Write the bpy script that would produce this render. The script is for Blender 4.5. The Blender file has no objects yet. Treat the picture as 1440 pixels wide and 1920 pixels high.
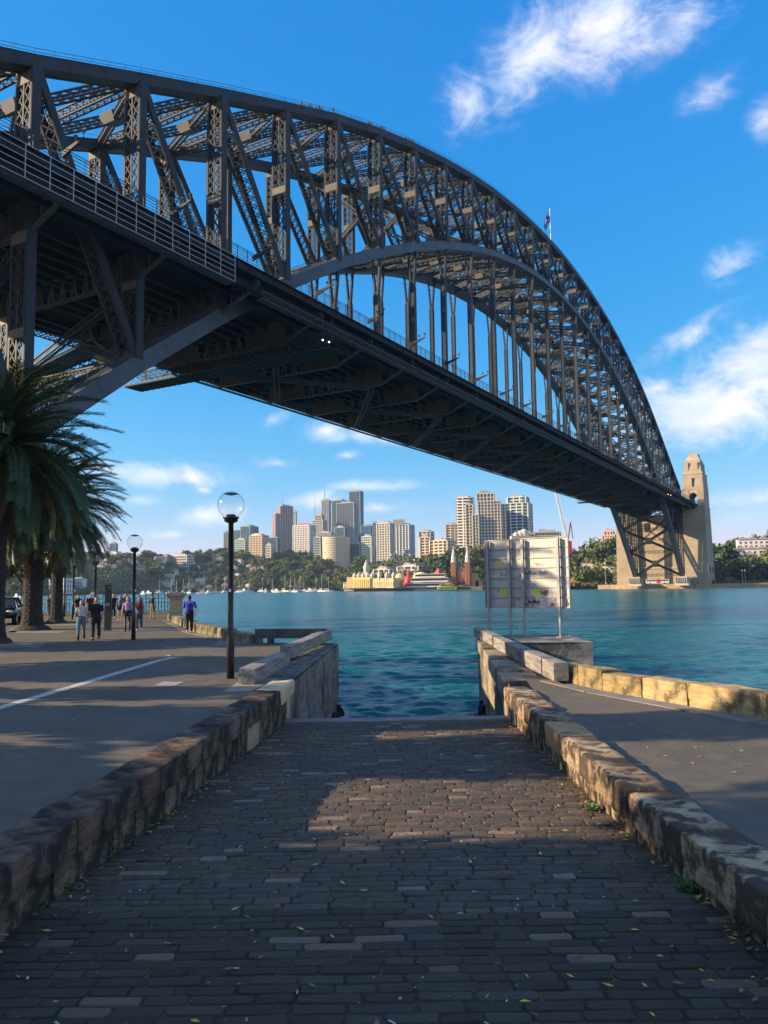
import bpy, math, random
import numpy as np
from mathutils import Vector, Matrix

random.seed(7)
rng = np.random.default_rng(7)
scn = bpy.context.scene
COL = scn.collection
PI = math.pi

# ------------------------------------------------------------------ camera
PITCH, ROLL, FPX, EYE = 0.0928, -0.0142, 1474.5, 4.94
_cp, _sp = math.cos(PITCH), math.sin(PITCH)
_f = Vector((0, _cp, _sp)); _r = Vector((1, 0, 0)); _u = _r.cross(_f)
_cr, _sr = math.cos(ROLL), math.sin(ROLL)
CR = _r * _cr + _u * _sr
CU = _u * _cr - _r * _sr
cam_d = bpy.data.cameras.new('camera')
cam_d.sensor_fit = 'VERTICAL'; cam_d.sensor_height = 36.0
cam_d.lens = 36.0 * FPX / 1920.0
cam_d.clip_start = 0.1; cam_d.clip_end = 30000
cam = bpy.data.objects.new('camera', cam_d); COL.objects.link(cam)
cam.matrix_world = Matrix(((CR.x, CU.x, -_f.x, 0), (CR.y, CU.y, -_f.y, 0), (CR.z, CU.z, -_f.z, EYE), (0, 0, 0, 1)))
scn.camera = cam

def ray(px, py):
    return CR * ((px - 720) / FPX) - CU * ((py - 960) / FPX) + _f
def G(px, py, z):                      # where the view of a photo point meets the level z
    d = ray(px, py); t = (z - EYE) / d.z
    return Vector((d.x * t, d.y * t, z))
def at(px, py, Y):                     # the point seen there at the distance Y
    d = ray(px, py); t = Y / d.y
    return Vector((d.x * t, Y, EYE + d.z * t))

# ------------------------------------------------------------------ sun, sky, exposure
SUN_AZ = Vector((-0.99, -0.08, 0)).normalized()
SUN_EL = math.radians(20.0)
SUN_DIR = Vector((SUN_AZ.x * math.cos(SUN_EL), SUN_AZ.y * math.cos(SUN_EL), math.sin(SUN_EL)))
sun_d = bpy.data.lights.new('sun', 'SUN'); sun_d.energy = 5.0; sun_d.angle = math.radians(0.5)
sun_d.color = (1.0, 0.76, 0.48)
sun = bpy.data.objects.new('sun', sun_d); COL.objects.link(sun)
sun.rotation_euler = (-SUN_DIR).to_track_quat('-Z', 'Y').to_euler()
scn.view_settings.view_transform = 'Standard'; scn.view_settings.look = 'None'
scn.view_settings.gamma = 1.0; scn.view_settings.use_curve_mapping = False
scn.view_settings.exposure = 1.06
scn.cycles.max_bounces = 6; scn.cycles.diffuse_bounces = 3; scn.cycles.glossy_bounces = 3; scn.cycles.transmission_bounces = 6; scn.cycles.transparent_max_bounces = 8
scn.cycles.use_denoising = True

world = bpy.data.worlds.new('World'); scn.world = world; world.use_nodes = True
world.cycles.sampling_method = 'MANUAL'; world.cycles.sample_map_resolution = 256
wt = world.node_tree; wt.nodes.clear()
def wn(t, **k):
    n = wt.nodes.new(t)
    for a, b in k.items(): setattr(n, a, b)
    return n
def wl(a, b): wt.links.new(a, b)
def wmath(op, a, b=None, c=None):
    n = wn('ShaderNodeMath', operation=op)
    for i, v in enumerate((a, b, c)):
        if v is None: continue
        if isinstance(v, (int, float)): n.inputs[i].default_value = v
        else: wl(v, n.inputs[i])
    return n.outputs[0]
sky = wn('ShaderNodeTexSky', sky_type='NISHITA', sun_disc=False)
sky.sun_elevation = SUN_EL
sky.sun_rotation = math.atan2(SUN_AZ.x, SUN_AZ.y)
sky.air_density = 1.0; sky.dust_density = 0.15; sky.ozone_density = 3.0
tc = wn('ShaderNodeTexCoord')
sep = wn('ShaderNodeSeparateXYZ'); wl(tc.outputs['Generated'], sep.inputs[0])
az = wmath('ARCTAN2', sep.outputs[0], sep.outputs[1])
el = wmath('ARCSINE', sep.outputs[2])
# drifting cloud banks: soft fields in azimuth and height, broken up by noise, with scattered cloud all round
comb = wn('ShaderNodeCombineXYZ'); wl(az, comb.inputs[0]); wl(wmath('MULTIPLY', el, 1.7), comb.inputs[1])
def wnoise(scale, detail, rough, off=(0, 0, 0), dist=0.0):
    m = wn('ShaderNodeMapping'); m.inputs['Location'].default_value = off
    wl(comb.outputs[0], m.inputs[0])
    n = wn('ShaderNodeTexNoise', noise_dimensions='2D'); n.inputs['Scale'].default_value = scale
    n.inputs['Detail'].default_value = detail; n.inputs['Roughness'].default_value = rough; n.inputs['Distortion'].default_value = dist
    wl(m.outputs[0], n.inputs['Vector'])
    return n.outputs['Fac']
banks = [  # photo-size ellipses: centre, half width, half height, tilt, weight
    (885, 185, 70, 62, .5, .85), (1000, 105, 150, 75, .45, 1.05), (1140, 50, 170, 75, .2, 1.05), (1290, 25, 95, 50, .2, .75),
    (1330, 172, 72, 34, .3, .62), (1435, 222, 36, 36, .5, .7), (1375, 492, 58, 36, .4, .72), (1285, 635, 110, 24, .42, .72),
    (1320, 770, 190, 72, .1, 1.3), (1425, 690, 110, 85, .2, 1.2), (1235, 728, 70, 30, 0, .75), (1420, 930, 110, 24, .1, .55),
    (1380, 975, 120, 26, 0, .45), (512, 787, 40, 17, .4, .62), (610, 808, 50, 26, -.1, .8), (710, 818, 75, 22, -.2, .75),
    (650, 854, 32, 11, .1, .6), (520, 868, 52, 15, 0, .7), (300, 892, 140, 26, 0, 1.05), (190, 866, 34, 9, 0, .6),
    (255, 938, 55, 15, 0, .65), (380, 918, 26, 11, 0, .6), (385, 968, 80, 24, .1, 1.0), (320, 1001, 74, 12, 0, .7),
    (595, 937, 60, 24, .2, 1.0), (700, 912, 120, 15, 0, .8), (705, 952, 80, 24, 0, .8), (900, 985, 60, 12, 0, .5)]
mask = None
aev = wn('ShaderNodeCombineXYZ'); wl(az, aev.inputs[0]); wl(el, aev.inputs[1])
for cx, cy, hw, hh, tilt, wgt in banks:
    d = ray(cx, cy).normalized()
    mp = wn('ShaderNodeMapping', vector_type='TEXTURE')
    mp.inputs['Location'].default_value = (math.atan2(d.x, d.y), math.asin(d.z), 0)
    mp.inputs['Rotation'].default_value = (0, 0, tilt)
    mp.inputs['Scale'].default_value = (2.0 * hw / FPX, 2.0 * hh / FPX, 1)
    gr = wn('ShaderNodeTexGradient', gradient_type='QUADRATIC_SPHERE')
    wl(aev.outputs[0], mp.inputs[0]); wl(mp.outputs[0], gr.inputs[0])
    mask = wmath('MULTIPLY', gr.outputs['Fac'], wgt * 1.25) if mask is None else wmath('MAXIMUM', mask, wmath('MULTIPLY', gr.outputs['Fac'], wgt * 1.25))
# beyond the picture the same kind of cloud goes on
far_az = wmath('SMOOTH_MAX', wmath('SUBTRACT', wmath('ABSOLUTE', az), 0.62), 0.0, 0.05)
hi_el = wmath('MAXIMUM', wmath('SUBTRACT', el, 0.80), 0.0)
outside = wmath('MINIMUM', wmath('MULTIPLY', wmath('ADD', far_az, hi_el), 3.0), 1.0)
scat = wmath('MULTIPLY', wmath('MULTIPLY', wmath('SUBTRACT', wnoise(2.6, 3, .5, (4, 9, 0)), 0.39), 4.0), outside)
mask = wmath('MAXIMUM', mask, scat)
nz = wnoise(9.0, 6, .64, dist=.9)
nz2 = wnoise(52.0, 4, .6, (3, 1, 0))
brk = wmath('ADD', wmath('MULTIPLY', wmath('SUBTRACT', nz, .5), 1.5), wmath('MULTIPLY', wmath('SUBTRACT', nz2, .5), .5))
dens = wmath('ADD', mask, wmath('MULTIPLY', brk, wmath('MINIMUM', wmath('MULTIPLY', mask, 2.2), 1.0)))
mr = wn('ShaderNodeMapRange', interpolation_type='SMOOTHSTEP')
wl(dens, mr.inputs['Value']); mr.inputs['From Min'].default_value = .12; mr.inputs['From Max'].default_value = 1.38
alpha = wmath('MULTIPLY', mr.outputs[0], .9)
hs = wn('ShaderNodeHueSaturation'); hs.inputs['Saturation'].default_value = 1.14; hs.inputs['Value'].default_value = 1.0
hs.inputs['Hue'].default_value = .492
tint = wn('ShaderNodeMix', data_type='RGBA', blend_type='MULTIPLY'); tint.inputs['Factor'].default_value = 1.0
tint.inputs['B'].default_value = (.90, 1.02, 1.20, 1); wl(sky.outputs[0], tint.inputs['A']); wl(tint.outputs['Result'], hs.inputs['Color'])
srgb = wn('ShaderNodeSeparateColor'); wl(hs.outputs[0], srgb.inputs[0]); crgb = wn('ShaderNodeCombineColor')
for i_, (a_, p_) in enumerate(((.60, 1.34), (1.16, .68), (2.70, .30))):    # clear-air grade: deeper aloft, softer at the horizon
    wl(wmath('MULTIPLY', wmath('POWER', wmath('MAXIMUM', srgb.outputs[i_], .001), p_), a_), crgb.inputs[i_])
cl_noise = wnoise(9.0, 5, .6, (0, -.045, 0))
crp = wn('ShaderNodeMapRange'); wl(cl_noise, crp.inputs['Value'])
crp.inputs['From Min'].default_value = .36; crp.inputs['From Max'].default_value = .62
cmix = wn('ShaderNodeMix', data_type='RGBA'); wl(crp.outputs[0], cmix.inputs['Factor'])
cmix.inputs['A'].default_value = (4.3, 4.7, 5.7, 1); cmix.inputs['B'].default_value = (5.9, 5.5, 5.8, 1)
fin = wn('ShaderNodeMix', data_type='RGBA')
wl(alpha, fin.inputs['Factor']); wl(crgb.outputs[0], fin.inputs['A']); wl(cmix.outputs['Result'], fin.inputs['B'])
bg = wn('ShaderNodeBackground'); bg.inputs['Strength'].default_value = 0.102
wl(fin.outputs['Result'], bg.inputs['Color'])
wo = wn('ShaderNodeOutputWorld'); wl(bg.outputs[0], wo.inputs[0])

# ------------------------------------------------------------------ helpers
class MB:
    """collects shapes; build() links them as ONE mesh object"""
    def __init__(s): s.v = []; s.f = []; s.m = []
    def add(s, vs, fs, mi=0):
        b = len(s.v); s.v.extend([tuple(p) for p in vs])
        s.f.extend([tuple(i + b for i in q) for q in fs]); s.m.extend([mi] * len(fs))
    def box(s, c, d, rz=0.0, mi=0, taper=1.0):
        x, y, z = d[0] / 2, d[1] / 2, d[2] / 2; ca, sa = math.cos(rz), math.sin(rz)
        vs = []
        for k in (-1, 1):
            t = taper if k > 0 else 1.0
            for i, j in ((-1, -1), (1, -1), (1, 1), (-1, 1)):
                a, b = i * x * t, j * y * t
                vs.append((c[0] + a * ca - b * sa, c[1] + a * sa + b * ca, c[2] + k * z))
        s.add(vs, [(3, 2, 1, 0), (4, 5, 6, 7), (0, 1, 5, 4), (1, 2, 6, 5), (2, 3, 7, 6), (3, 0, 4, 7)], mi)
    def beam(s, p0, p1, w, h, up=(0, 0, 1), mi=0, caps=True):
        p0 = Vector(p0); p1 = Vector(p1); a = (p1 - p0)
        if a.length < 1e-6: return
        a.normalize(); up = Vector(up)
        sd = a.cross(up)
        if sd.length < 1e-4: sd = a.cross(Vector((1, 0, 0)))
        sd.normalize(); n = sd.cross(a)
        sd = sd * (w / 2); n = n * (h / 2)
        vs = [p0 - sd - n, p0 + sd - n, p0 + sd + n, p0 - sd + n, p1 - sd - n, p1 + sd - n, p1 + sd + n, p1 - sd + n]
        fs = [(0, 1, 5, 4), (1, 2, 6, 5), (2, 3, 7, 6), (3, 0, 4, 7)]
        if caps: fs += [(3, 2, 1, 0), (4, 5, 6, 7)]
        s.add(vs, fs, mi)
    def tube(s, pts, rad, n=8, mi=0, caps=True, squash=None):
        pts = [Vector(p) for p in pts]; m = len(pts)
        if not hasattr(rad, '__len__'): rad = [rad] * m
        vs = []; ref = None
        for i, p in enumerate(pts):
            a = (pts[min(i + 1, m - 1)] - pts[max(i - 1, 0)])
            a = a.normalized() if a.length > 1e-9 else Vector((0, 0, 1))
            if ref is None:
                ref = a.cross(Vector((0, 0, 1)))
                if ref.length < .1: ref = Vector((1, 0, 0))
            ref = (ref - a * ref.dot(a)).normalized(); o = a.cross(ref)
            for k in range(n):
                t = 2 * PI * k / n; ry = rad[i] * (squash[i] if squash else 1)
                vs.append(p + ref * (math.cos(t) * rad[i]) + o * (math.sin(t) * ry))
        fs = [(i * n + k, i * n + (k + 1) % n, (i + 1) * n + (k + 1) % n, (i + 1) * n + k) for i in range(m - 1) for k in range(n)]
        if caps: fs += [tuple(range(n - 1, -1, -1)), tuple(range((m - 1) * n, m * n))]
        s.add(vs, fs, mi)
    def lathe(s, prof, n=16, c=(0, 0, 0), mi=0, caps=True):
        vs = [(c[0] + r * math.cos(2 * PI * k / n), c[1] + r * math.sin(2 * PI * k / n), c[2] + z) for r, z in prof for k in range(n)]
        m = len(prof)
        fs = [(i * n + k, i * n + (k + 1) % n, (i + 1) * n + (k + 1) % n, (i + 1) * n + k) for i in range(m - 1) for k in range(n)]
        if caps: fs += [tuple(range(n - 1, -1, -1)), tuple(range((m - 1) * n, m * n))]
        s.add(vs, fs, mi)
    def prism(s, poly, z0, z1, mi=0):
        n = len(poly)
        ar = sum(poly[i][0] * poly[(i + 1) % n][1] - poly[(i + 1) % n][0] * poly[i][1] for i in range(n))
        if ar < 0: poly = poly[::-1]
        vs = [(p[0], p[1], z0) for p in poly] + [(p[0], p[1], z1) for p in poly]
        fs = [tuple(range(n - 1, -1, -1)), tuple(range(n, 2 * n))] + [(i, (i + 1) % n, n + (i + 1) % n, n + i) for i in range(n)]
        s.add(vs, fs, mi)
    def ell(s, c, r, n=12, m=8, mi=0, rot=None):
        vs = []
        for i in range(m + 1):
            ph = -PI / 2 + PI * i / m
            for k in range(n):
                t = 2 * PI * k / n
                p = Vector((r[0] * math.cos(ph) * math.cos(t), r[1] * math.cos(ph) * math.sin(t), r[2] * math.sin(ph)))
                if rot is not None: p = rot @ p
                vs.append((c[0] + p.x, c[1] + p.y, c[2] + p.z))
        fs = [(i * n + k, i * n + (k + 1) % n, (i + 1) * n + (k + 1) % n, (i + 1) * n + k) for i in range(m) for k in range(n)]
        s.add(vs, fs, mi)
    def mesh(s, name, mats, smooth=False):
        me = bpy.data.meshes.new(name); me.from_pydata(s.v, [], s.f)
        for m in (mats if isinstance(mats, (list, tuple)) else [mats]): me.materials.append(m)
        if len(me.materials) > 1: me.polygons.foreach_set('material_index', s.m)
        if smooth: me.polygons.foreach_set('use_smooth', [True] * len(me.polygons))
        me.validate(); me.update()
        return me
    def build(s, name, mats, parent=None, smooth=False, loc=None, rz=None):
        return link(name, s.mesh(name, mats, smooth), parent, loc, rz)
def link(name, me, parent=None, loc=None, rz=None):
    o = bpy.data.objects.new(name, me); COL.objects.link(o)
    if parent is not None: o.parent = parent
    if loc is not None: o.location = loc
    if rz is not None: o.rotation_euler = (0, 0, rz)
    return o
def tag(o, label=None, cat=None, group=None, kind=None):
    if label: o['label'] = label
    if cat: o['category'] = cat
    if group: o['group'] = group
    if kind: o['kind'] = kind
    return o
def thing(name, label, cat, loc=(0, 0, 0), rz=0.0, group=None):
    o = bpy.data.objects.new(name, None); COL.objects.link(o)
    o.location = loc; o.rotation_euler = (0, 0, rz); o.empty_display_size = .3
    return tag(o, label, cat, group)
def copy_tree(o, parent=None, label=None, group=None, loc=None, rz=None, sc=None):
    c = o.copy(); COL.objects.link(c)
    if parent is not None: c.parent = parent
    if label: c['label'] = label
    if group: c['group'] = group
    if loc is not None: c.location = loc
    if rz is not None: c.rotation_euler = (0, 0, rz)
    if sc is not None: c.scale = sc if hasattr(sc, '__len__') else (sc, sc, sc)
    for ch in KIDS.get(o.name, ()): copy_tree(ch, c)
    return c
KIDS = {}
def note_kids(o):                      # remember a prototype's parts before copying it
    KIDS[o.name] = list(o.children)
    for ch in o.children: note_kids(ch)

_mats = {}
def mat(name, col, rough=.7, metal=0.0, var=.0, scale=2.0, bump=0.0, bscale=None, col2=None, spec=.5, coord='Object', detail=5, trans=0.0, ior=1.45, emit=None, bdist=.02, stretch=None, fac=(.35, .65), obj_var=0.0):
    """a procedural material: base colour broken by noise towards col2, with a noise relief"""
    if name in _mats: return _mats[name]
    m = bpy.data.materials.new(name); m.use_nodes = True; nt = m.node_tree
    b = nt.nodes['Principled BSDF']
    b.inputs['Base Color'].default_value = (*col, 1); b.inputs['Roughness'].default_value = rough
    b.inputs['Metallic'].default_value = metal; b.inputs['Specular IOR Level'].default_value = spec
    b.inputs['Transmission Weight'].default_value = trans; b.inputs['IOR'].default_value = ior
    if emit: b.inputs['Emission Color'].default_value = (*emit[:3], 1); b.inputs['Emission Strength'].default_value = emit[3]
    t = nt.nodes.new('ShaderNodeTexCoord'); src = t.outputs[coord]
    if stretch:
        mp = nt.nodes.new('ShaderNodeMapping'); mp.inputs['Scale'].default_value = stretch
        nt.links.new(src, mp.inputs[0]); src = mp.outputs[0]
    last = None
    if var > 0 or col2:
        n = nt.nodes.new('ShaderNodeTexNoise'); n.inputs['Scale'].default_value = scale; n.inputs['Detail'].default_value = detail
        n.inputs['Roughness'].default_value = .6
        nt.links.new(src, n.inputs['Vector'])
        mr_ = nt.nodes.new('ShaderNodeMapRange'); mr_.inputs['From Min'].default_value = fac[0]; mr_.inputs['From Max'].default_value = fac[1]
        nt.links.new(n.outputs['Fac'], mr_.inputs['Value'])
        mx = nt.nodes.new('ShaderNodeMix'); mx.data_type = 'RGBA'
        c2 = col2 if col2 else tuple(c * (1 - var) for c in col)
        mx.inputs['A'].default_value = (*col, 1); mx.inputs['B'].default_value = (*c2, 1)
        nt.links.new(mr_.outputs[0], mx.inputs['Factor'])
        last = mx.outputs['Result']
    if obj_var > 0:
        oi = nt.nodes.new('ShaderNodeObjectInfo'); h = nt.nodes.new('ShaderNodeHueSaturation')
        ml = nt.nodes.new('ShaderNodeMapRange'); ml.inputs['To Min'].default_value = 1 - obj_var; ml.inputs['To Max'].default_value = 1 + obj_var
        nt.links.new(oi.outputs['Random'], ml.inputs['Value']); nt.links.new(ml.outputs[0], h.inputs['Value'])
        if last is not None: nt.links.new(last, h.inputs['Color'])
        else: h.inputs['Color'].default_value = (*col, 1)
        last = h.outputs[0]
    if last is not None: nt.links.new(last, b.inputs['Base Color'])
    if bump > 0:
        n2 = nt.nodes.new('ShaderNodeTexNoise'); n2.inputs['Scale'].default_value = bscale or scale * 4; n2.inputs['Detail'].default_value = 6
        n2.inputs['Roughness'].default_value = .65
        nt.links.new(src, n2.inputs['Vector'])
        bp = nt.nodes.new('ShaderNodeBump'); bp.inputs['Strength'].default_value = bump; bp.inputs['Distance'].default_value = bdist
        nt.links.new(n2.outputs['Fac'], bp.inputs['Height']); nt.links.new(bp.outputs[0], b.inputs['Normal'])
    _mats[name] = m
    return m
# ------------------------------------------------------------------ water and land
BYAW = -0.5192; BC, BS = math.cos(BYAW), math.sin(BYAW)
def Bw(x, y):                          # bridge plan to world plan
    dx, dy = x - 102.45, y + 294.96
    return dx * BC - dy * BS, dx * BS + dy * BC

def water_mat():
    m = bpy.data.materials.new('harbour_water'); m.use_nodes = True; nt = m.node_tree; b = nt.nodes['Principled BSDF']
    b.inputs['Roughness'].default_value = .20; b.inputs['IOR'].default_value = 1.33; b.inputs['Specular IOR Level'].default_value = .5
    t = nt.nodes.new('ShaderNodeTexCoord')
    def noise(sc, loc, det, rough=.6, dist=0.0):
        mp = nt.nodes.new('ShaderNodeMapping'); mp.inputs['Scale'].default_value = sc; mp.inputs['Rotation'].default_value = (0, 0, loc)
        n = nt.nodes.new('ShaderNodeTexNoise'); n.inputs['Scale'].default_value = 1; n.inputs['Detail'].default_value = det
        n.inputs['Roughness'].default_value = rough; n.inputs['Distortion'].default_value = dist
        nt.links.new(t.outputs['Object'], mp.inputs[0]); nt.links.new(mp.outputs[0], n.inputs['Vector']); return n.outputs['Fac']
    a = noise((.9, 1.9, 1), .25, 5, .62, .6); c = noise((.13, .30, 1), -.2, 3, .5, .3); d = noise((.02, .05, 1), .1, 3)
    e = noise((5, 9, 1), .5, 4)
    def mth(op, p, q):
        n = nt.nodes.new('ShaderNodeMath'); n.operation = op
        for i, v in enumerate((p, q)):
            if isinstance(v, (int, float)): n.inputs[i].default_value = v
            else: nt.links.new(v, n.inputs[i])
        return n.outputs[0]
    h = mth('ADD', mth('ADD', mth('MULTIPLY', a, .30), mth('MULTIPLY', c, .45)), mth('MULTIPLY', e, .02))
    bp = nt.nodes.new('ShaderNodeBump'); bp.inputs['Strength'].default_value = 1.0; bp.inputs['Distance'].default_value = .9
    nt.links.new(h, bp.inputs['Height']); nt.links.new(bp.outputs[0], b.inputs['Normal'])
    mx = nt.nodes.new('ShaderNodeMix'); mx.data_type = 'RGBA'
    mr_ = nt.nodes.new('ShaderNodeMapRange'); mr_.inputs['From Min'].default_value = .35; mr_.inputs['From Max'].default_value = .65
    nt.links.new(d, mr_.inputs['Value']); nt.links.new(mr_.outputs[0], mx.inputs['Factor'])
    mx.inputs['A'].default_value = (.009, .148, .156, 1); mx.inputs['B'].default_value = (.008, .090, .122, 1)
    nt.links.new(mx.outputs['Result'], b.inputs['Base Color'])
    return m
def sea_mesh():
    """real waves: rings widen with distance, short waves fade out where the mesh grows too coarse"""
    nr_, nc = 760, 460
    rad = 14.0 * np.exp(np.linspace(0, math.log(700 / 14.0), nr_)); ang = np.linspace(-.64, .64, nc)
    R_, A_ = np.meshgrid(rad, ang, indexing='ij'); X = R_ * np.sin(A_); Y = R_ * np.cos(A_); Z = np.zeros_like(X)
    cell = R_ * math.log(50) / nr_ * 1.15
    g = np.random.default_rng(5)
    for i in range(80):
        lam = .30 * (9 ** g.random()); th = g.normal(.25, .6); k = 2 * PI / lam; amp = .0078 * lam ** .62 * g.uniform(.6, 1.2)
        fade = np.clip((lam / cell - 2.2) / 3, 0, 1)
        warp = .35 * np.sin(X * .21 + i) + .3 * np.sin(Y * .17 + 2 * i)
        ph = k * (X * math.sin(th) + Y * math.cos(th)) + g.uniform(0, 6.28) + warp
        Z += amp * fade * (np.sin(ph) + .25 * np.sin(2 * ph + 1.3))
    Z *= np.clip((700 - R_) / 200, 0, 1) * (.75 + .35 * np.sin(X * .03 + 1) * np.sin(Y * .023))
    me = bpy.data.meshes.new('harbour_waves'); n = nr_ * nc
    me.vertices.add(n); me.vertices.foreach_set('co', np.stack([X, Y, Z + .02], -1).ravel())
    i, j = np.meshgrid(np.arange(nr_ - 1), np.arange(nc - 1), indexing='ij'); a = (i * nc + j).ravel()
    q = np.stack([a, a + 1, a + nc + 1, a + nc], 1)[:, ::-1].ravel(); m_ = len(a)
    me.loops.add(m_ * 4); me.loops.foreach_set('vertex_index', q); me.polygons.add(m_); me.polygons.foreach_set('loop_start', np.arange(0, m_ * 4, 4)); me.polygons.foreach_set('use_smooth', np.ones(m_, bool))
    me.update(); me.validate(); return me
WM = water_mat(); sm_ = sea_mesh(); sm_.materials.append(WM)
tag(link('harbour_waves', sm_), kind='structure')
w = MB(); w.add([(-6000, -60, -.5), (6000, -60, -.5), (6000, 9000, -.5), (-6000, 9000, -.5)], [(0, 1, 2, 3)])
tag(w.build('harbour_water', WM), kind='structure')

SHORE = [(-1200, 620), (-520, 640), (-300, 700), (-250, 900), (-60, 930), (-25, 690), (20, 655), (95, 640), (150, 560), (205, 527), (330, 505), (520, 480), (1200, 430)]
def shore(X):
    for (a, b), (c, d) in zip(SHORE, SHORE[1:]):
        if X <= c: return b + (d - b) * max(0.0, (X - a)) / (c - a)
    return SHORE[-1][1]
def sstep(t): t = min(1, max(0, t)); return t * t * (3 - 2 * t)
def land(X, Y):
    d = Y - shore(X)
    if d < 0: return -4.0
    px = X / max(Y, 1) * FPX + 720
    if px < 330: r = 40
    elif px < 620: r = 40 + (px - 330) / 290 * 6
    elif px < 880: r = 34
    elif px < 1130: r = 34
    elif px < 1300: r = 24
    else: r = 34
    r *= 1 + .12 * math.sin(X * .021) + .08 * math.sin(X * .047 + 1)
    L = 330 if px < 880 else 230
    st = 14 if X < -30 else 62
    return 2.4 + r * sstep((d - st) / L)
tm = MB(); xs = np.arange(-1100, 1101, 20.0); rows = np.concatenate([np.arange(0, 460, 16.0), np.array([520, 620, 800, 1200, 2200])])
for X in xs:
    for d in rows: tm.v.append((X, shore(X) + d, land(X, shore(X) + d)))
nr = len(rows)
for i in range(len(xs) - 1):
    for j in range(nr - 1): tm.f.append((i * nr + j, (i + 1) * nr + j, (i + 1) * nr + j + 1, i * nr + j + 1)); tm.m.append(0)
M_hill = mat('hill_ground', (.05, .065, .03), .95, var=.5, scale=.05, col2=(.10, .09, .06))
tag(tm.build('hillside', M_hill, smooth=True), kind='structure')

# ------------------------------------------------------------------ steel arch bridge
M_steel = mat('grey_bridge_paint', (.030, .042, .056), .55, var=.3, scale=.35, col2=(.024, .030, .038), spec=.15)
M_chord = mat('blue_grey_chord_paint', (.072, .100, .126), .55, var=.25, scale=.3, col2=(.052, .071, .088), spec=.25)
M_steel2 = mat('light_grey_bridge_paint', (.058, .067, .075), .6, var=.3, scale=.6, col2=(.044, .047, .050), spec=.2)
M_plate = mat('bridge_gusset_paint', (.115, .112, .10), .6, var=.25, scale=.5, spec=.3)
M_under_shade = mat('bridge_underside_shade', (.018, .020, .028), .7, var=.3, scale=.3, spec=.25)  # bridge grey darkened, so the shade below the deck is in the colour
bx0, by0 = Bw(0, 0)
bridge = thing('arch_bridge', 'huge dark grey steel arch bridge with lattice trusses crossing the harbour', 'bridge', (bx0, by0, 0), BYAW)
PAN = 17.964; TX = 14.94
TOPZ = [66.0, 73.3, 81.3, 89.1, 96.6, 103.9, 110.1, 115.5, 120.2, 124.3, 127.6, 130.0, 131.8, 132.9, 133.4]
def topz(k): return TOPZ[k if k <= 14 else 28 - k]
def botz(k): return 9 + 107 * (1 - (1 - k / 14) ** 2)
def ny(k): return -251.5 + k * PAN
ROAD = 55.6
XA = Vector((1, 0, 0))
def lattice(mb, p0, p1, u, w, pitch, bar=.13, mi=0):
    """crossed flat bars between the two edges of a member; u is the unit vector across"""
    p0 = Vector(p0); p1 = Vector(p1); L = (p1 - p0).length; n = max(1, int(round(L / pitch))); a = (p1 - p0) / n
    nrm = a.cross(u).normalized(); h = u * (w / 2)
    for i in range(n):
        q = p0 + a * i
        mb.beam(q - h, q + a + h, bar, .05, nrm, mi, False); mb.beam(q + h, q + a - h, bar, .05, nrm, mi, False)
def member(mb, p0, p1, wx, d, pitch, plate=.22, rib=False, bar=.15, mi=0):
    """built-up member: two solid side plates with edge angles, laced faces between"""
    p0 = Vector(p0); p1 = Vector(p1); a = (p1 - p0).normalized(); n = a.cross(XA).normalized()
    for s in (-1, 1):
        o = XA * (s * wx / 2)
        mb.beam(p0 + o, p1 + o, plate, d, n, mi, False)
        for t in (-1, 1):
            oo = XA * (s * (wx / 2 - .16)) + n * (t * d / 2)
            mb.beam(p0 + oo, p1 + oo, .34, .07, n, mi, False)
    for t in (-1, 1):
        o = n * (t * (d / 2 - .05))
        if rib:
            mb.beam(p0 + o, p1 + o, .3, .12, n, mi, False)
            for s in (-1, 1): lattice(mb, p0 + o + XA * (s * wx / 4), p1 + o + XA * (s * wx / 4), XA, wx / 2 - .4, pitch, bar, mi)
        else:
            lattice(mb, p0 + o, p1 + o, XA, wx - .5, pitch, bar, mi)
def chord(mb, k, zf, w, hf, s):
    a = Vector((s * TX, ny(k), zf(k))); b = Vector((s * TX, ny(k + 1), zf(k + 1))); h = hf(k)
    mb.beam(a, b, w, h, (0, 0, 1))
    d = (b - a).normalized(); up = XA.cross(d); up = up if up.z > 0 else -up
    for e in (-1, 1):
        o = XA * (e * (w / 2 - .12)) + up * (h / 2 + .03)
        mb.beam(a + o, b + o, .42, .07, up, 0, False)
        o = XA * (e * (w / 2 - .12)) - up * (h / 2 + .03)
        mb.beam(a + o, b + o, .42, .07, up, 0, False)
    for q in (.33, .66):                 # splice plates
        c = a.lerp(b, q)
        mb.beam(c - d * .7, c + d * .7, w + .10, h - .25, up, 0)
def rail(mb, a, b, h, posts, bars=(1.0, .55), t=.06, mi=0):
    a = Vector(a); b = Vector(b)
    for i in range(posts + 1):
        p = a.lerp(b, i / posts); mb.beam(p, p + Vector((0, 0, h)), t, t, (0, 1, 0), mi, False)
    for q in bars: mb.beam(a + Vector((0, 0, h * q)), b + Vector((0, 0, h * q)), t, t, (0, 0, 1), mi, False)

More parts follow.
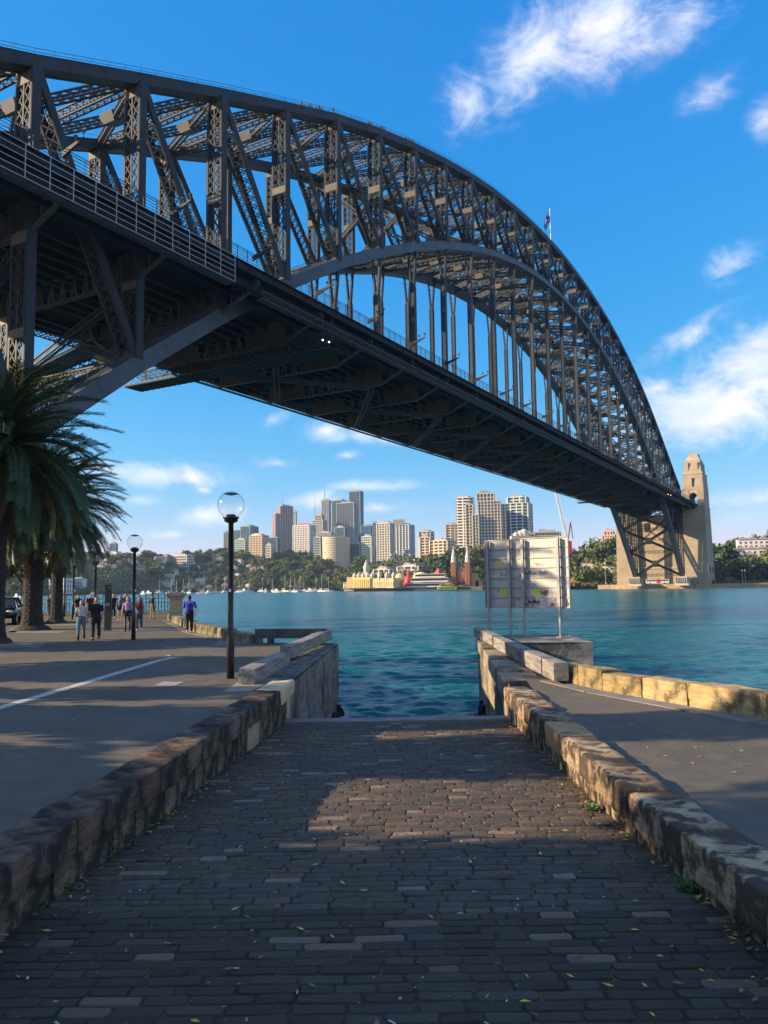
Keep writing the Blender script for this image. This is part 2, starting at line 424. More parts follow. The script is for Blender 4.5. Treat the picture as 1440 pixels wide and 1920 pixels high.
for s in (1, -1):
    side = 'east' if s > 0 else 'west'
    t = MB(); bt = MB(); wk = MB(); wkb = MB(); wk2 = [MB(), MB(), MB(), MB()]
    for k in range(28):
        chord(t, k, topz, 2.7, lambda k: 1.55, s)
        chord(bt, k, botz, 2.9, lambda k: 2.6 - 1.0 * (1 - abs(k + .5 - 14) / 14), s)
        a = Vector((s * (TX + 1.1), ny(k), topz(k) + .85)); b = Vector((s * (TX + 1.1), ny(k + 1), topz(k + 1) + .85))
        rail(wk, a, b, 1.0, 6, (1.0, .5), .05)
        a2 = a - XA * (s * 2.0); b2 = b - XA * (s * 2.0); rail(wkb, a2, b2, 1.0, 6, (1.0,), .05)
        if k < 5 or k > 22:
            up = 1.5
            for e in (-1.2, 1.2):
                rail(wk2[(e > 0) + 2 * (k > 9)], (s * TX + e, ny(k), botz(k) + up), (s * TX + e, ny(k + 1), botz(k + 1) + up), 1.1, 8, (1.0, .5), .05)
    tc_ = t.build('top_chord', M_steel, bridge); tag(tc_, f'upper curved chord of the {side} truss')
    wk.build('handrail', M_steel, tc_); wkb.build('handrail', M_steel, tc_)
    bc_ = bt.build('bottom_chord', M_chord, bridge); tag(bc_, f'lower curved chord of the {side} truss')
    for q in wk2: q.build('handrail', M_steel2, bc_)
    for k in range(29):
        near = k < 13
        p0 = Vector((s * TX, ny(k), botz(k) + .8)); p1 = Vector((s * TX, ny(k), topz(k) - .7))
        m = MB(); d = 1.35 if k < 6 or k > 22 else 1.2
        member(m, p0, p1, 3.2, d, 1.75 if near else 2.4, rib=True, bar=.17 if near else .2)
        vp = m.build('vertical_post', M_steel, bridge)
        g = MB(); L = p1.z - p0.z
        fr = [(.965, 1.5), (.52, 1.6)] + ([(.26, 1.2)] if L > 40 else [])
        for q, hh in fr + [(.4 / L, 1.8)]:
            g = MB(); g.box((s * TX, ny(k), p0.z + L * q), (3.0, d + .10, hh)); g.build('tie_plate', M_plate, vp)
        if k < 28:
            if k < 14: q0 = Vector((s * TX, ny(k) + .5, topz(k) - .9)); q1 = Vector((s * TX, ny(k + 1) - .5, botz(k + 1) + 1.4))
            else: q0 = Vector((s * TX, ny(k + 1) - .5, topz(k + 1) - .9)); q1 = Vector((s * TX, ny(k) + .5, botz(k) + 1.4))
            m = MB(); member(m, q0, q1, 2.6, 1.15, 1.5 if near else 2.2, bar=.16)
            dg = m.build('diagonal_brace', M_steel, bridge)
        if 5 <= k <= 23:                 # hanger: a fork of two legs below the chord, then one slim column
            m = MB(); zt = botz(k) - .9; L = zt - ROAD - 1; hl = min(9.0, L * .55)
            for e in (-1, 1): m.beam((s * TX + e * 1.15, ny(k), zt), (s * TX + e * .35, ny(k), zt - hl), .42, .9, (0, 1, 0))
            m.beam((s * TX, ny(k), zt - hl + .4), (s * TX, ny(k), ROAD - 2), 1.1, 1.0, (0, 1, 0))
            for e in (-1, 1): m.beam((s * TX + e * .58, ny(k), zt - hl - .3), (s * TX + e * .58, ny(k), ROAD - 2), .10, 1.35, (0, 1, 0))
            for i in range(int(hl / 1.6)):
                zz = zt - .6 - i * 1.6; ww = 2.0 - 1.5 * (zt - zz) / hl
                m.beam((s * TX - ww / 2, ny(k), zz), (s * TX + ww / 2, ny(k), zz - .7), .14, .06, (0, 1, 0))
            m.build('hanger', M_steel2 if k % 3 == 0 else M_steel, bridge)

def laced(mb, p0, p1, w, h, pitch, sides=4, bar=.13, ch=.3):
    """box girder of four angles laced on its faces"""
    p0 = Vector(p0); p1 = Vector(p1); a = (p1 - p0).normalized(); sd = a.cross(Vector((0, 0, 1)))
    if sd.length < .05: sd = XA.copy()
    sd.normalize(); up = sd.cross(a)
    for i in (-1, 1):
        for j in (-1, 1):
            o = sd * (i * w / 2) + up * (j * h / 2); mb.beam(p0 + o, p1 + o, ch, ch * .8, up, 0, False)
    for i in (-1, 1): lattice(mb, p0 + sd * (i * w / 2), p1 + sd * (i * w / 2), up, h, pitch, bar)
    if sides > 2:
        for j in (-1, 1): lattice(mb, p0 + up * (j * h / 2), p1 + up * (j * h / 2), sd, w, pitch, bar)
for k in range(29):
    pit = 1.6 if k < 10 else 2.6; sd = 4 if k < 10 else 2
    for zf, nm, off in ((topz, 'top_lateral', -.1), (botz, 'bottom_lateral', 0.1)):
        if nm == 'bottom_lateral' and k == 4: continue
        m = MB(); z = zf(k) + off
        laced(m, (-TX + 1.3, ny(k), z), (TX - 1.3, ny(k), z), 1.1, 1.5, pit, sd)
        o = m.build(nm + '_strut', M_steel2, bridge)
        if k < 28 and not (nm == 'bottom_lateral' and k in (3, 4, 23, 24)):
            z2 = zf(k + 1) + off
            for e in (-1, 1):
                m = MB(); laced(m, (e * (TX - 1.3), ny(k) + .6, z), (-e * (TX - 1.3), ny(k + 1) - .6, z2), .95, 1.2, pit, sd)
                m.build(nm + '_brace', M_steel2, bridge)
            g = MB(); g.beam((0, ny(k) + PAN * .5 - 1.7, z + (z2 - z) * .405), (0, ny(k) + PAN * .5 + 1.7, z + (z2 - z) * .595), 3.0, 1.75, (0, 0, 1))
            g.build('gusset_box', M_plate, bridge)
    # sway frame in the plane of the posts
    if 7 <= k <= 27:
        zt = topz(k) - 1.5; zb = max(botz(k) + 1.5, ROAD + 11) if k <= 6 or k >= 22 else botz(k) + 1.5
        if zt - zb > 6:
            m = MB()
            zm = zb + (zt - zb) * .45
            for e in (-1, 1):
                laced(m, (e * (TX - 1.3), ny(k), zt - .5), (0, ny(k), zm), .8, .9, 2.4, 2)
                laced(m, (0, ny(k), zm), (e * (TX - 1.3), ny(k), zb), .8, .9, 2.4, 2)
            m.build('sway_frame', M_steel2, bridge)
    if k in (1, 2, 3, 25, 26, 27):        # below-deck bracing
        m = MB(); z0 = botz(k) + 1.2; z1 = ROAD - 7
        for e in (-1, 1): laced(m, (e * (TX - 1.3), ny(k), z0), (-e * (TX - 1.3), ny(k), z1), .8, .9, 2.4, 2)
        m.build('sway_frame', M_steel, bridge)

# deck: slab, fascia girders, stringers, cross girders
DX = 24.4; Y0, Y1 = ny(0) - 60, ny(28) + 22
m = MB(); m.box((0, (Y0 + Y1) / 2, ROAD - .45), (2 * DX, Y1 - Y0, .9))
deck = m.build('deck', M_under_shade, bridge)
for s in (-1, 1):
    m = MB()
    m.beam((s * (DX + .05), Y0, ROAD - .55), (s * (DX + .05), Y1, ROAD - .55), .4, 1.1)
    m.beam((s * (DX + .1), Y0, ROAD - 1.15), (s * (DX + .1), Y1, ROAD - 1.15), .7, .1)
    m.beam((s * (DX - 1.6), Y0, ROAD - 1.9), (s * (DX - 1.6), Y1, ROAD - 1.9), .3, 1.8)
    m.beam((s * (DX + .25), Y0, ROAD + .06), (s * (DX + .25), Y1, ROAD + .06), .8, .16)
    n = int((Y1 - Y0) / 3)
    for i in range(n): m.box((s * (DX + .3), Y0 + 3 * i, ROAD - .55), (.12, .14, 1.0))
    m.build('fascia_girder', M_under_shade, bridge)
    m = MB(); n = int((Y1 - Y0) / 2.4)
    for i in range(n + 1):
        y = Y0 + 2.4 * i; m.beam((s * (DX + .2), y, ROAD), (s * (DX + .2), y, ROAD + 2.45), .09, .09, (0, 1, 0), 0, False)
    for h in (.25, .7, 1.15, 1.6, 2.05, 2.4): m.beam((s * (DX + .2), Y0, ROAD + h), (s * (DX + .2), Y1, ROAD + h), .06, .06 if h < 2 else .1, (0, 0, 1), 0, False)
    m.build('railing', M_steel2, bridge)
    # inspection walkway slung under the edge: laced side rail
    m = MB(); y = ny(3.0) if s > 0 else ny(4.6)
    ye = ny(26)
    zc = ROAD - (3.6 if s > 0 else 2.2); xx = s * (DX + .2)
    for h in (-.6, .6): m.beam((xx, y, zc + h), (xx, ye, zc + h), .2, .2)
    i = 0; q = y
    while q < ye:
        a, b = (-.6, .6) if i % 2 else (.6, -.6)
        m.beam((xx, q, zc + a), (xx, q + 1.3, zc + b), .09, .09, (1, 0, 0), 0, False); q += 1.3; i += 1
    m.beam((xx - s * .6, y, zc - .66), (xx - s * .6, ye, zc - .66), 1.3, .08)
    m.build('inspection_walkway', M_steel2, bridge)
m = MB()
for x in (-21.5, -18.4, -11.6, -8.7, -5.8, -2.9, 0, 2.9, 5.8, 8.7, 11.6, 18.4, 21.5):
    m.beam((x, Y0, ROAD - 1.6), (x, Y1, ROAD - 1.6), .42, 1.5)
    m.beam((x, Y0, ROAD - 2.4), (x, Y1, ROAD - 2.4), .8, .1)
tag(m.build('stringers', M_under_shade, bridge), kind='stuff')
for k in range(-2, 30):
    y = ny(k); m = MB(); dep = 5.2
    zb = ROAD - dep - .4; zt = ROAD - 1.0; e = TX
    m.box((0, y, zb), (2 * e + 2, 1.1, .16)); m.box((0, y, zt - .6), (2 * e + 2, .9, .5))
    # solid webs at the ends, open fan of struts in the middle
    for s in (-1, 1): m.box((s * (e - 3.8), y, (zb + zt) / 2), (9.6, .22, zt - zb))
    n = 9
    for i in range(n):
        x0 = -5.4 + i * 10.8 / (n - 1)
        m.beam((x0, y, zb), (x0 + (.95 if i % 2 else -.95), y, zt - .6), .34, .3, (0, 1, 0), 0, False)
    for i in range(14):                   # stiffeners on the webs
        for s in (-1, 1): m.box((s * (e + .6 - i * .66), y, (zb + zt) / 2), (.1, .62, zt - zb - .2))
    for s in (-1, 1):                     # tapered outrigger bracket carrying the side roadway
        x0, x1 = s * (e + .9), s * (DX - .3)
        vs = [(x0, y - .12, zt), (x1, y - .12, zt), (x1, y - .12, zt - .9), (x0, y - .12, zb), (x0, y + .12, zt), (x1, y + .12, zt), (x1, y + .12, zt - .9), (x0, y + .12, zb)]
        fs = [(0, 1, 2, 3), (7, 6, 5, 4), (3, 2, 6, 7), (0, 4, 5, 1)]
        m.beam((x0, y, zb + .2), (x1, y, zt - .8), .5, .5); m.beam((x0, y, zt - .4), (x1, y, zt - .4), .5, .7)
        for t in (.3, .6): m.beam((x0 + (x1 - x0) * t, y, zt - .4), (x0 + (x1 - x0) * t, y, zb + (zt - zb - 1) * t), .25, .25)
    m.build('cross_girder', mat('bridge_girder_paint', (.085, .080, .068), .65, var=.35, scale=.4, spec=.25), bridge)
for k in range(4, 26):                    # lateral bracing under the floor, two panels long
    if k % 2: continue
    for s in (-1, 1):
        m = MB(); laced(m, (s * 12.8, ny(k) + .8, ROAD - 6.1), (-s * 12.8, ny(k + 2) - .8, ROAD - 6.1), .9, .7, 2.0, 2)
        m.build('floor_brace', M_steel2, bridge)
# lamp arms reaching out over the east edge
for i, k in enumerate(np.arange(1.05, 26, 1.0)):
    y = ny(k) - 2.4; m = MB()
    m.add([(DX - .4, y - .16, ROAD + 1.5), (DX - .4, y + .16, ROAD + 1.5), (DX - .4, y + .16, ROAD + 2.3), (DX - .4, y - .16, ROAD + 2.3), (DX + 3.4, y - .1, ROAD + 2.85), (DX + 3.4, y + .1, ROAD + 2.85), (DX + 3.4, y + .1, ROAD + 3.05), (DX + 3.4, y - .1, ROAD + 3.05)], [(0, 1, 5, 4), (1, 2, 6, 5), (2, 3, 7, 6), (3, 0, 4, 7), (3, 2, 1, 0), (4, 5, 6, 7)])
    o = m.build('lamp_arm', M_steel, bridge)
    for q in (1.9, 3.3):
        m = MB(); m.lathe([(.06, 0), (.06, .5), (.30, .72), (.22, .9), (.0, .95)], 8, (DX + q, y, ROAD + 2.5 + q * .16)); m.build('lamp_head', M_plate, o)
# travelling maintenance gantry and scaffold under the deck
gan = thing('maintenance_gantry', 'dark lattice maintenance gantry slung across under the bridge deck near the crossing chord', 'gantry', (bx0, by0, 0), BYAW)
gy = ny(4.1)
m = MB(); laced(m, (-26, gy, 48.9), (26, gy, 48.9), 4.4, 2.4, 1.6, 4, .14, .34); m.build('truss_beam', M_steel, gan)
m = MB(); m.box((0, gy, 47.55), (52.4, 4.8, .16))
for i in range(34): m.box((-25.5 + i * 1.55, gy, 47.42), (.16, 4.8, .12))
m.build('platform', M_under_shade, gan)
m = MB()
for e in (-1.9, 1.9): rail(m, (-26, gy + e * 1.2, 50.1), (26, gy + e * 1.2, 50.1), 1.1, 26, (1.0, .5), .06)
m.build('railing', M_steel2, gan)
for x in (-24, -12, 0, 12, 24):
    m = MB()
    for e in (-1.5, 1.5): m.beam((x, gy + e, 50.1), (x, gy + e, ROAD - 1.2), .35, .35, (0, 1, 0))
    m.build('hanger', M_steel, gan)
for x, zz in ((24.8, 49.0), (26.2, 48.4)):
    m = MB(); m.ell((x, gy - 2.6, zz), (.14, .14, .14), 8, 6); m.build('work_lamp', mat('work_lamp_glow', (1, .8, .4), .4, emit=(1, .72, .3, 4)), gan)
note_kids(gan)
dy = ny(22.85) - gy
g2 = copy_tree(gan, None, 'small far maintenance gantry under the deck beside the far bridge legs')
g2.location = (bx0 - BS * dy, by0 + BC * dy, 3.6)
for k in (0, 1, 26, 27):                  # stout crossed bracing between the legs
    for e in (-1, 1):
        m = MB(); member(m, (e * (TX - 1.4), ny(k) + .4, botz(k) + .2), (-e * (TX - 1.4), ny(k + 1) - .4, botz(k + 1) + .2), 1.0, 1.0, 2.0, plate=.3); m.build('leg_brace', M_steel, bridge)
sca = thing('scaffold', 'pale scaffold of tubes and rails hung on the bridge deck edge, upper left', 'scaffold', (bx0, by0, 0), BYAW)
xe = DX + 1.6; ya, yb = ny(.2), ny(2.55)
m = MB()
n = 13
for i in range(n + 1):
    y = ya + (yb - ya) * i / n; m.beam((xe, y, ROAD - 4.6), (xe, y, ROAD - .4), .09, .09, (0, 1, 0), 0, False)
for h in (-4.5, -3.7, -2.9, -2.1, -1.3, -.5): m.beam((xe, ya, ROAD + h), (xe, yb, ROAD + h), .07, .07, (0, 0, 1), 0, False)
m.build('guard_rail', mat('galvanised_tube', (.34, .35, .36), .5, metal=.4), sca)
m = MB(); m.box(((DX + xe) / 2, (ya + yb) / 2, ROAD - 4.7), (xe - DX + .3, yb - ya, .12))
for i in range(int((yb - ya) / .9)): m.beam((xe - .1, ya + .9 * i, ROAD - 4.8), (xe - .1, ya + .9 * i + .45, ROAD - 5.2), .07, .07, (1, 0, 0)); m.beam((xe - .1, ya + .9 * i + .45, ROAD - 5.2), (xe - .1, ya + .9 * i + .9, ROAD - 4.8), .07, .07, (1, 0, 0))
m.build('plank_floor', M_steel2, sca)
# ------------------------------------------------------------------ far abutment, pylons, flag, climbers
M_gran = mat('granite', (.40, .325, .235), .9, var=.3, scale=.12, col2=(.30, .245, .18), bump=.3, bscale=.6, bdist=.2)
M_gran2 = mat('granite_trim', (.44, .37, .28), .9, var=.25, scale=.2, bump=.2, bscale=.8, bdist=.15)
M_dark = mat('dark_opening', (.02, .02, .022), .8)
def batter(mb, c, d0, d1, z0, z1, mi=0):
    vs = [(c[0] + i * d0[0] / 2, c[1] + j * d0[1] / 2, z0) for i, j in ((-1, -1), (1, -1), (1, 1), (-1, 1))] + \
         [(c[0] + i * d1[0] / 2, c[1] + j * d1[1] / 2, z1) for i, j in ((-1, -1), (1, -1), (1, 1), (-1, 1))]
    mb.add(vs, [(3, 2, 1, 0), (4, 5, 6, 7), (0, 1, 5, 4), (1, 2, 6, 5), (2, 3, 7, 6), (3, 0, 4, 7)], mi)
def courses(mb, cx, cy, w0, w1, l0, l1, z0, z1, step, lip=.10):
    """granite courses: slabs with recessed joints, battered"""
    n = max(1, int((z1 - z0) / step)); h = (z1 - z0) / n
    for i in range(n):
        ta, tb = i / n, (i + 1) / n
        batter(mb, (cx, cy), (w0 + (w1 - w0) * ta + lip, l0 + (l1 - l0) * ta + lip), (w0 + (w1 - w0) * tb + lip, l0 + (l1 - l0) * tb + lip), z0 + h * i + .06, z0 + h * (i + 1) - .06)
    batter(mb, (cx, cy), (w0 - .1, l0 - .1), (w1 - .1, l1 - .1), z0, z1)
AB = thing('bridge_abutment', 'tan granite abutment wall behind the far bridge legs, criss-crossed by shadows', 'abutment', (bx0, by0, 0), BYAW)
ya = ny(28) + 10
m = MB(); courses(m, 0, ya + 15, 31, 30, 24, 23, 2, 49.5, 2.2, .08); m.build('wall', M_gran, AB)
m = MB()
for z, hh, o in ((34, 1.2, .7), (14, 1.2, .8), (49.6, 1.0, .8)): m.box((0, ya + 15, z), (31 + o, 24 + o, hh))
m.build('string_course', M_gran2, AB)
for x in (-9, 9):
    m = MB(); m.box((x, ya + 3.2, 42), (3.2, .9, 6)); m.build('opening', M_dark, AB)
for s in (-1, 1):
    m = MB(); batter(m, (s * TX, ny(28) + .5), (9, 11), (6.5, 6.5), 2, 7.6)
    for i in range(6): m.box((s * TX - 3.3 + i * 1.3, ny(28) - 4.0, 5.6), (.5, 3.0, 3.2))
    m.build('bearing_block', mat('pale_granite', (.42, .41, .38), .85, var=.2, scale=.4), AB)
def pylon(cx, label):
    P = thing('stone_pylon', label, 'pylon', (bx0, by0, 0), BYAW, 'granite pylons at the far bridge end')
    cy = ya + 15
    m = MB()
    courses(m, cx, cy, 15.2, 13.6, 31, 27, 0, 54, 2.4)
    m.build('base', M_gran, P)
    m = MB()                              # two piers and the arch over the footway
    for e in (-1, 1): courses(m, cx + e * 4.6, cy, 4.2, 4.0, 25, 24.4, 54, 66, 2.0)
    m.build('pier', M_gran, P)
    m = MB(); n = 14; poly = []
    for i in range(n + 1):
        t = PI * i / n; poly.append((cx - 2.6 * math.cos(t), 60.6 + 3.4 * math.sin(t)))
    poly += [(cx + 2.6, 66.6), (cx - 2.6, 66.6)]
    vs = [(x, cy - 12.0, z) for x, z in poly] + [(x, cy + 12.0, z) for x, z in poly]; k = len(poly)
    fs = [(i, (i + 1) % k, k + (i + 1) % k, k + i) for i in range(k)]
    fs += [(i, i + 1, n + 2 if i < n / 2 else n + 1) for i in range(n)] + [(k + i + 1, k + i, k + (n + 2 if i < n / 2 else n + 1)) for i in range(n)]
    fs += [(n // 2, n + 1, n + 2), (k + n // 2, k + n + 2, k + n + 1)]
    m.add(vs, fs); m.build('arch', M_gran2, P)
    m = MB(); courses(m, cx, cy, 13.3, 12.2, 24.4, 22.4, 66, 76.5, 2.2); m.build('shaft', M_gran, P)
    m = MB(); m.box((cx, cy, 76.9), (12.9, 23.2, .9)); m.box((cx, cy, 77.7), (12.2, 22.4, .8)); m.box((cx, cy, 54.3), (14.2, 27.6, .8)); m.build('cornice', M_gran2, P)
    m = MB(); courses(m, cx, cy, 11.2, 9.4, 20.5, 17, 78, 86.6, 2.0)
    for e in (-1, 1): m.box((cx + e * 3.0, cy, 82), (1.0, 20.4, 5.5)); m.box((cx, cy + e * 6.5, 82), (11.2, 1.2, 5.5))
    m.build('upper_shaft', M_gran, P)
    m = MB(); batter(m, (cx, cy), (9.2, 16), (7.2, 12.5), 86.6, 88.8); m.box((cx, cy, 90.0), (6.2, 10.6, 2.4)); m.box((cx, cy, 91.5), (5.4, 9, .6)); m.build('cap', M_gran2, P)
    m = MB(); m.box((cx, cy - 12.0, 71), (.8, .7, 6)); m.build('slit_window', M_dark, P)
    m = MB()
    for e in (-7, 7): m.box((cx + 6.7, cy + e, 45), (.7, 2.0, 3.6)); m.box((cx + 7.4, cy + e, 12), (.8, 2.2, 4.2))
    m.build('window', M_dark, P)
    return P
pylon(22.2, 'tall sunlit granite pylon with arch and slit window right of the bridge')
pylon(-22.2, 'granite pylon half hidden behind the steel deck, left of the far bridge legs')
# flag on the crown
X, Y = Bw(TX, ny(13.45)); fz = (topz(13) + topz(14)) / 2 + .9
fl = thing('flag_mast', 'white flagpole with a dark blue flag on top of the arch', 'flagpole', (X, Y, fz))
m = MB(); m.tube([(0, 0, 0), (0, 0, 14.5)], [.17, .09], 8); m.build('pole', mat('white_paint', (.78, .78, .76), .5), fl)
m = MB(); nx, nz = 14, 10
for i in range(nx + 1):
    for j in range(nz + 1):
        u, v = i / nx, j / nz
        m.v.append((-.1 - 2.2 * u + .15 * math.sin(v * 9), .5 * math.sin(u * 8 + v * 3) * u, 13.9 - 4.6 * v - 4.2 * u + .3 * math.sin(u * 6)))
for i in range(nx):
    for j in range(nz):
        m.f.append((i * (nz + 1) + j, (i + 1) * (nz + 1) + j, (i + 1) * (nz + 1) + j + 1, i * (nz + 1) + j + 1))
        u, v = (i + .5) / nx, (j + .5) / nz
        r = 0
        if u < .5 and v < .5:
            if abs(u - .25) < .045 or abs(v - .25) < .06: r = 1
            elif abs(abs(u - .25) - abs(v - .25)) < .04: r = 2
        elif (abs(u - .75) < .05 and abs((v * 4) % 1 - .5) < .22) or (abs(u - .25) < .07 and abs(v - .75) < .09): r = 2
        m.m.append(r)
m.build('flag', [mat('flag_blue', (.02, .035, .16), .8), mat('flag_red', (.45, .03, .04), .8), mat('flag_white', (.75, .75, .75), .8)], fl)
# climbers on the upper chord
M_climb = mat('climb_suit', (.07, .08, .10), .8)
cm = MB()
for e in (-1, 1): cm.tube([(e * .1, 0, 0), (e * .11, .03, .45), (e * .09, 0, .9)], [.06, .075, .10], 6)
cm.tube([(0, 0, .85), (0, .02, 1.15), (0, 0, 1.42), (0, 0, 1.5)], [.15, .15, .19, .07], 8)
for e in (-1, 1): cm.tube([(e * .2, 0, 1.42), (e * .27, .06, 1.14), (e * .22, .2, .98)], [.06, .05, .04], 6)
cm.ell((0, 0, 1.63), (.1, .11, .13), 8, 6)
climber_mesh = cm.mesh('climber', M_climb, True)
spots = [4.35 + .06 * i for i in range(9)] + [4.98, 5.86, 5.9, 5.94, 6.08, 6.14, 6.2, 6.26] + [6.86 + .05 * i for i in range(6)]
for i, k in enumerate(spots):
    k0 = int(k); fr = k - k0
    x, y = Bw(TX + rng.uniform(-.6, .6), ny(k) + rng.uniform(-.2, .2)); z = topz(k0) + (topz(k0 + 1) - topz(k0)) * fr + .84
    o = link('climber', climber_mesh, None, (x, y, z), rng.uniform(0, 6))
    c = 'largest' if i < 10 else ('middle' if i < 17 else 'farthest')
    tag(o, f'small figure in dark suit standing in the {c} row of climbers on the arch', 'person', f'{c} row of bridge climbers')
# ------------------------------------------------------------------ foreshore: promenade, ramp, walls
PZ, RZ = 2.87, 2.70                      # level of the left and right pavements
def ramp_z(y): return 2.50 - .02 * y
def GR(px, py):                          # a photo point on the ramp
    d = ray(px, py); t = (2.50 - EYE) / (d.z + .02 * d.y); return Vector((d.x * t, d.y * t, EYE + d.z * t))
def asphalt_mat():
    """worn asphalt: aggregate speckle, broad stains, fine cracks"""
    m = bpy.data.materials.new('asphalt'); m.use_nodes = True; nt = m.node_tree; b = nt.nodes['Principled BSDF']; b.inputs['Roughness'].default_value = .88; b.inputs['Specular IOR Level'].default_value = .3
    t = nt.nodes.new('ShaderNodeTexCoord')
    def tex(kind, sc, **k):
        n = nt.nodes.new(kind); n.inputs['Scale'].default_value = sc
        for a, v in k.items():
            if a in n.inputs: n.inputs[a].default_value = v
            else: setattr(n, a, v)
        return n
    def rg(v, a, c, d=0.0, e=1.0):
        r = nt.nodes.new('ShaderNodeMapRange'); nt.links.new(v, r.inputs['Value'])
        for k_, x in (('From Min', a), ('From Max', c), ('To Min', d), ('To Max', e)): r.inputs[k_].default_value = x
        return r.outputs[0]
    def mix(f, A, B, mode='MIX'):
        x = nt.nodes.new('ShaderNodeMix'); x.data_type = 'RGBA'; x.blend_type = mode; nt.links.new(f, x.inputs['Factor'])
        for k_, v in (('A', A), ('B', B)):
            if isinstance(v, tuple): x.inputs[k_].default_value = (*v, 1)
            else: nt.links.new(v, x.inputs[k_])
        return x.outputs['Result']
    big_ = tex('ShaderNodeTexNoise', .35, Detail=6, Roughness=.65); med = tex('ShaderNodeTexNoise', 2.2, Detail=5); fin_ = tex('ShaderNodeTexNoise', 95, Detail=3); vor = tex('ShaderNodeTexVoronoi', .42, feature='DISTANCE_TO_EDGE')
    dis = tex('ShaderNodeTexNoise', 3.0, Detail=6); va = nt.nodes.new('ShaderNodeVectorMath'); va.operation = 'MULTIPLY_ADD'
    for n in (big_, med, fin_, dis): nt.links.new(t.outputs['Object'], n.inputs['Vector'])
    nt.links.new(dis.outputs['Color'], va.inputs[0]); va.inputs[1].default_value = (.7, .7, 0); nt.links.new(t.outputs['Object'], va.inputs[2]); nt.links.new(va.outputs[0], vor.inputs['Vector'])
    c = mix(rg(big_.outputs['Fac'], .35, .65), (.128, .112, .086), (.086, .077, .063)); c = mix(rg(med.outputs['Fac'], .5, .72, 0, .5), c, (.165, .145, .112)); c = mix(rg(fin_.outputs['Fac'], .58, .72, 0, .75), c, (.27, .24, .195)); c = mix(rg(fin_.outputs['Fac'], .42, .30, 0, .6), c, (.06, .057, .052))
    crack = rg(vor.outputs['Distance'], .0, .008, 1, 0); gate = nt.nodes.new('ShaderNodeMath'); gate.operation = 'MULTIPLY'; nt.links.new(crack, gate.inputs[0]); nt.links.new(rg(big_.outputs['Fac'], .56, .66, 0, .6), gate.inputs[1])
    c = mix(gate.outputs[0], c, (.022, .021, .020)); nt.links.new(c, b.inputs['Base Color'])
    bp = nt.nodes.new('ShaderNodeBump'); bp.inputs['Strength'].default_value = .7; bp.inputs['Distance'].default_value = .008; nt.links.new(fin_.outputs['Fac'], bp.inputs['Height']); nt.links.new(bp.outputs[0], b.inputs['Normal'])
    return m
M_asph = asphalt_mat()
M_conc = mat('concrete_slab', (.22, .21, .195), .9, var=.35, scale=2.0, bump=.3, bscale=60, bdist=.01)
M_line = mat('worn_white_paint', (.46, .44, .40), .85, scale=9, col2=(.16, .15, .14), fac=(.48, .75))

def stone_mat(name, c1, c2, c3, sc=2.2, bump=.9, crust_at=(.46, .60)):
    """weathered sandstone: pale body, brown bedding, dark crust in patches"""
    m = bpy.data.materials.new(name); m.use_nodes = True; nt = m.node_tree; b = nt.nodes['Principled BSDF']; b.inputs['Roughness'].default_value = .92
    b.inputs['Specular IOR Level'].default_value = .25
    t = nt.nodes.new('ShaderNodeTexCoord')
    def noise(s, det, rough, stretch=(1, 1, 1), dist=0):
        mp = nt.nodes.new('ShaderNodeMapping'); mp.inputs['Scale'].default_value = stretch
        n = nt.nodes.new('ShaderNodeTexNoise'); n.inputs['Scale'].default_value = s; n.inputs['Detail'].default_value = det; n.inputs['Roughness'].default_value = rough; n.inputs['Distortion'].default_value = dist
        nt.links.new(t.outputs['Object'], mp.inputs[0]); nt.links.new(mp.outputs[0], n.inputs['Vector']); return n.outputs['Fac']
    def rng_(v, a, c):
        r = nt.nodes.new('ShaderNodeMapRange'); r.inputs['From Min'].default_value = a; r.inputs['From Max'].default_value = c; nt.links.new(v, r.inputs['Value']); return r.outputs[0]
    def mix(f, A, B):
        x = nt.nodes.new('ShaderNodeMix'); x.data_type = 'RGBA'; nt.links.new(f, x.inputs['Factor'])
        for k, v in (('A', A), ('B', B)):
            if isinstance(v, tuple): x.inputs[k].default_value = (*v, 1)
            else: nt.links.new(v, x.inputs[k])
        return x.outputs['Result']
    body = mix(rng_(noise(sc * 1.2, 4, .6, (1, 1, 5), .4), .38, .64), c1, c2)
    crust = mix(rng_(noise(sc, 7, .68, (1, 1, .8), .6), *crust_at), body, c3)
    oi = nt.nodes.new('ShaderNodeObjectInfo'); ml = nt.nodes.new('ShaderNodeMapRange'); ml.inputs['To Min'].default_value = .75; ml.inputs['To Max'].default_value = 1.25
    nt.links.new(oi.outputs['Random'], ml.inputs['Value'])
    h = nt.nodes.new('ShaderNodeHueSaturation'); nt.links.new(ml.outputs[0], h.inputs['Value']); nt.links.new(crust, h.inputs['Color']); nt.links.new(h.outputs[0], b.inputs['Base Color'])
    a = noise(sc * 2.2, 8, .7, (1, 1, 2.5), .5); c = noise(sc * 22, 5, .7)
    ad = nt.nodes.new('ShaderNodeMath'); ad.operation = 'MULTIPLY_ADD'; nt.links.new(c, ad.inputs[0]); ad.inputs[1].default_value = .22; nt.links.new(a, ad.inputs[2])
    bp = nt.nodes.new('ShaderNodeBump'); bp.inputs['Strength'].default_value = bump; bp.inputs['Distance'].default_value = .05
    nt.links.new(ad.outputs[0], bp.inputs['Height']); nt.links.new(bp.outputs[0], b.inputs['Normal'])
    return m
M_copL = stone_mat('dark_weathered_sandstone', (.19, .135, .095), (.10, .072, .052), (.036, .031, .027), 2.4, 1.0, (.43, .55))
M_copR = stone_mat('grey_weathered_sandstone', (.44, .34, .225), (.27, .18, .11), (.070, .055, .043), 2.6, 1.0, (.44, .53))
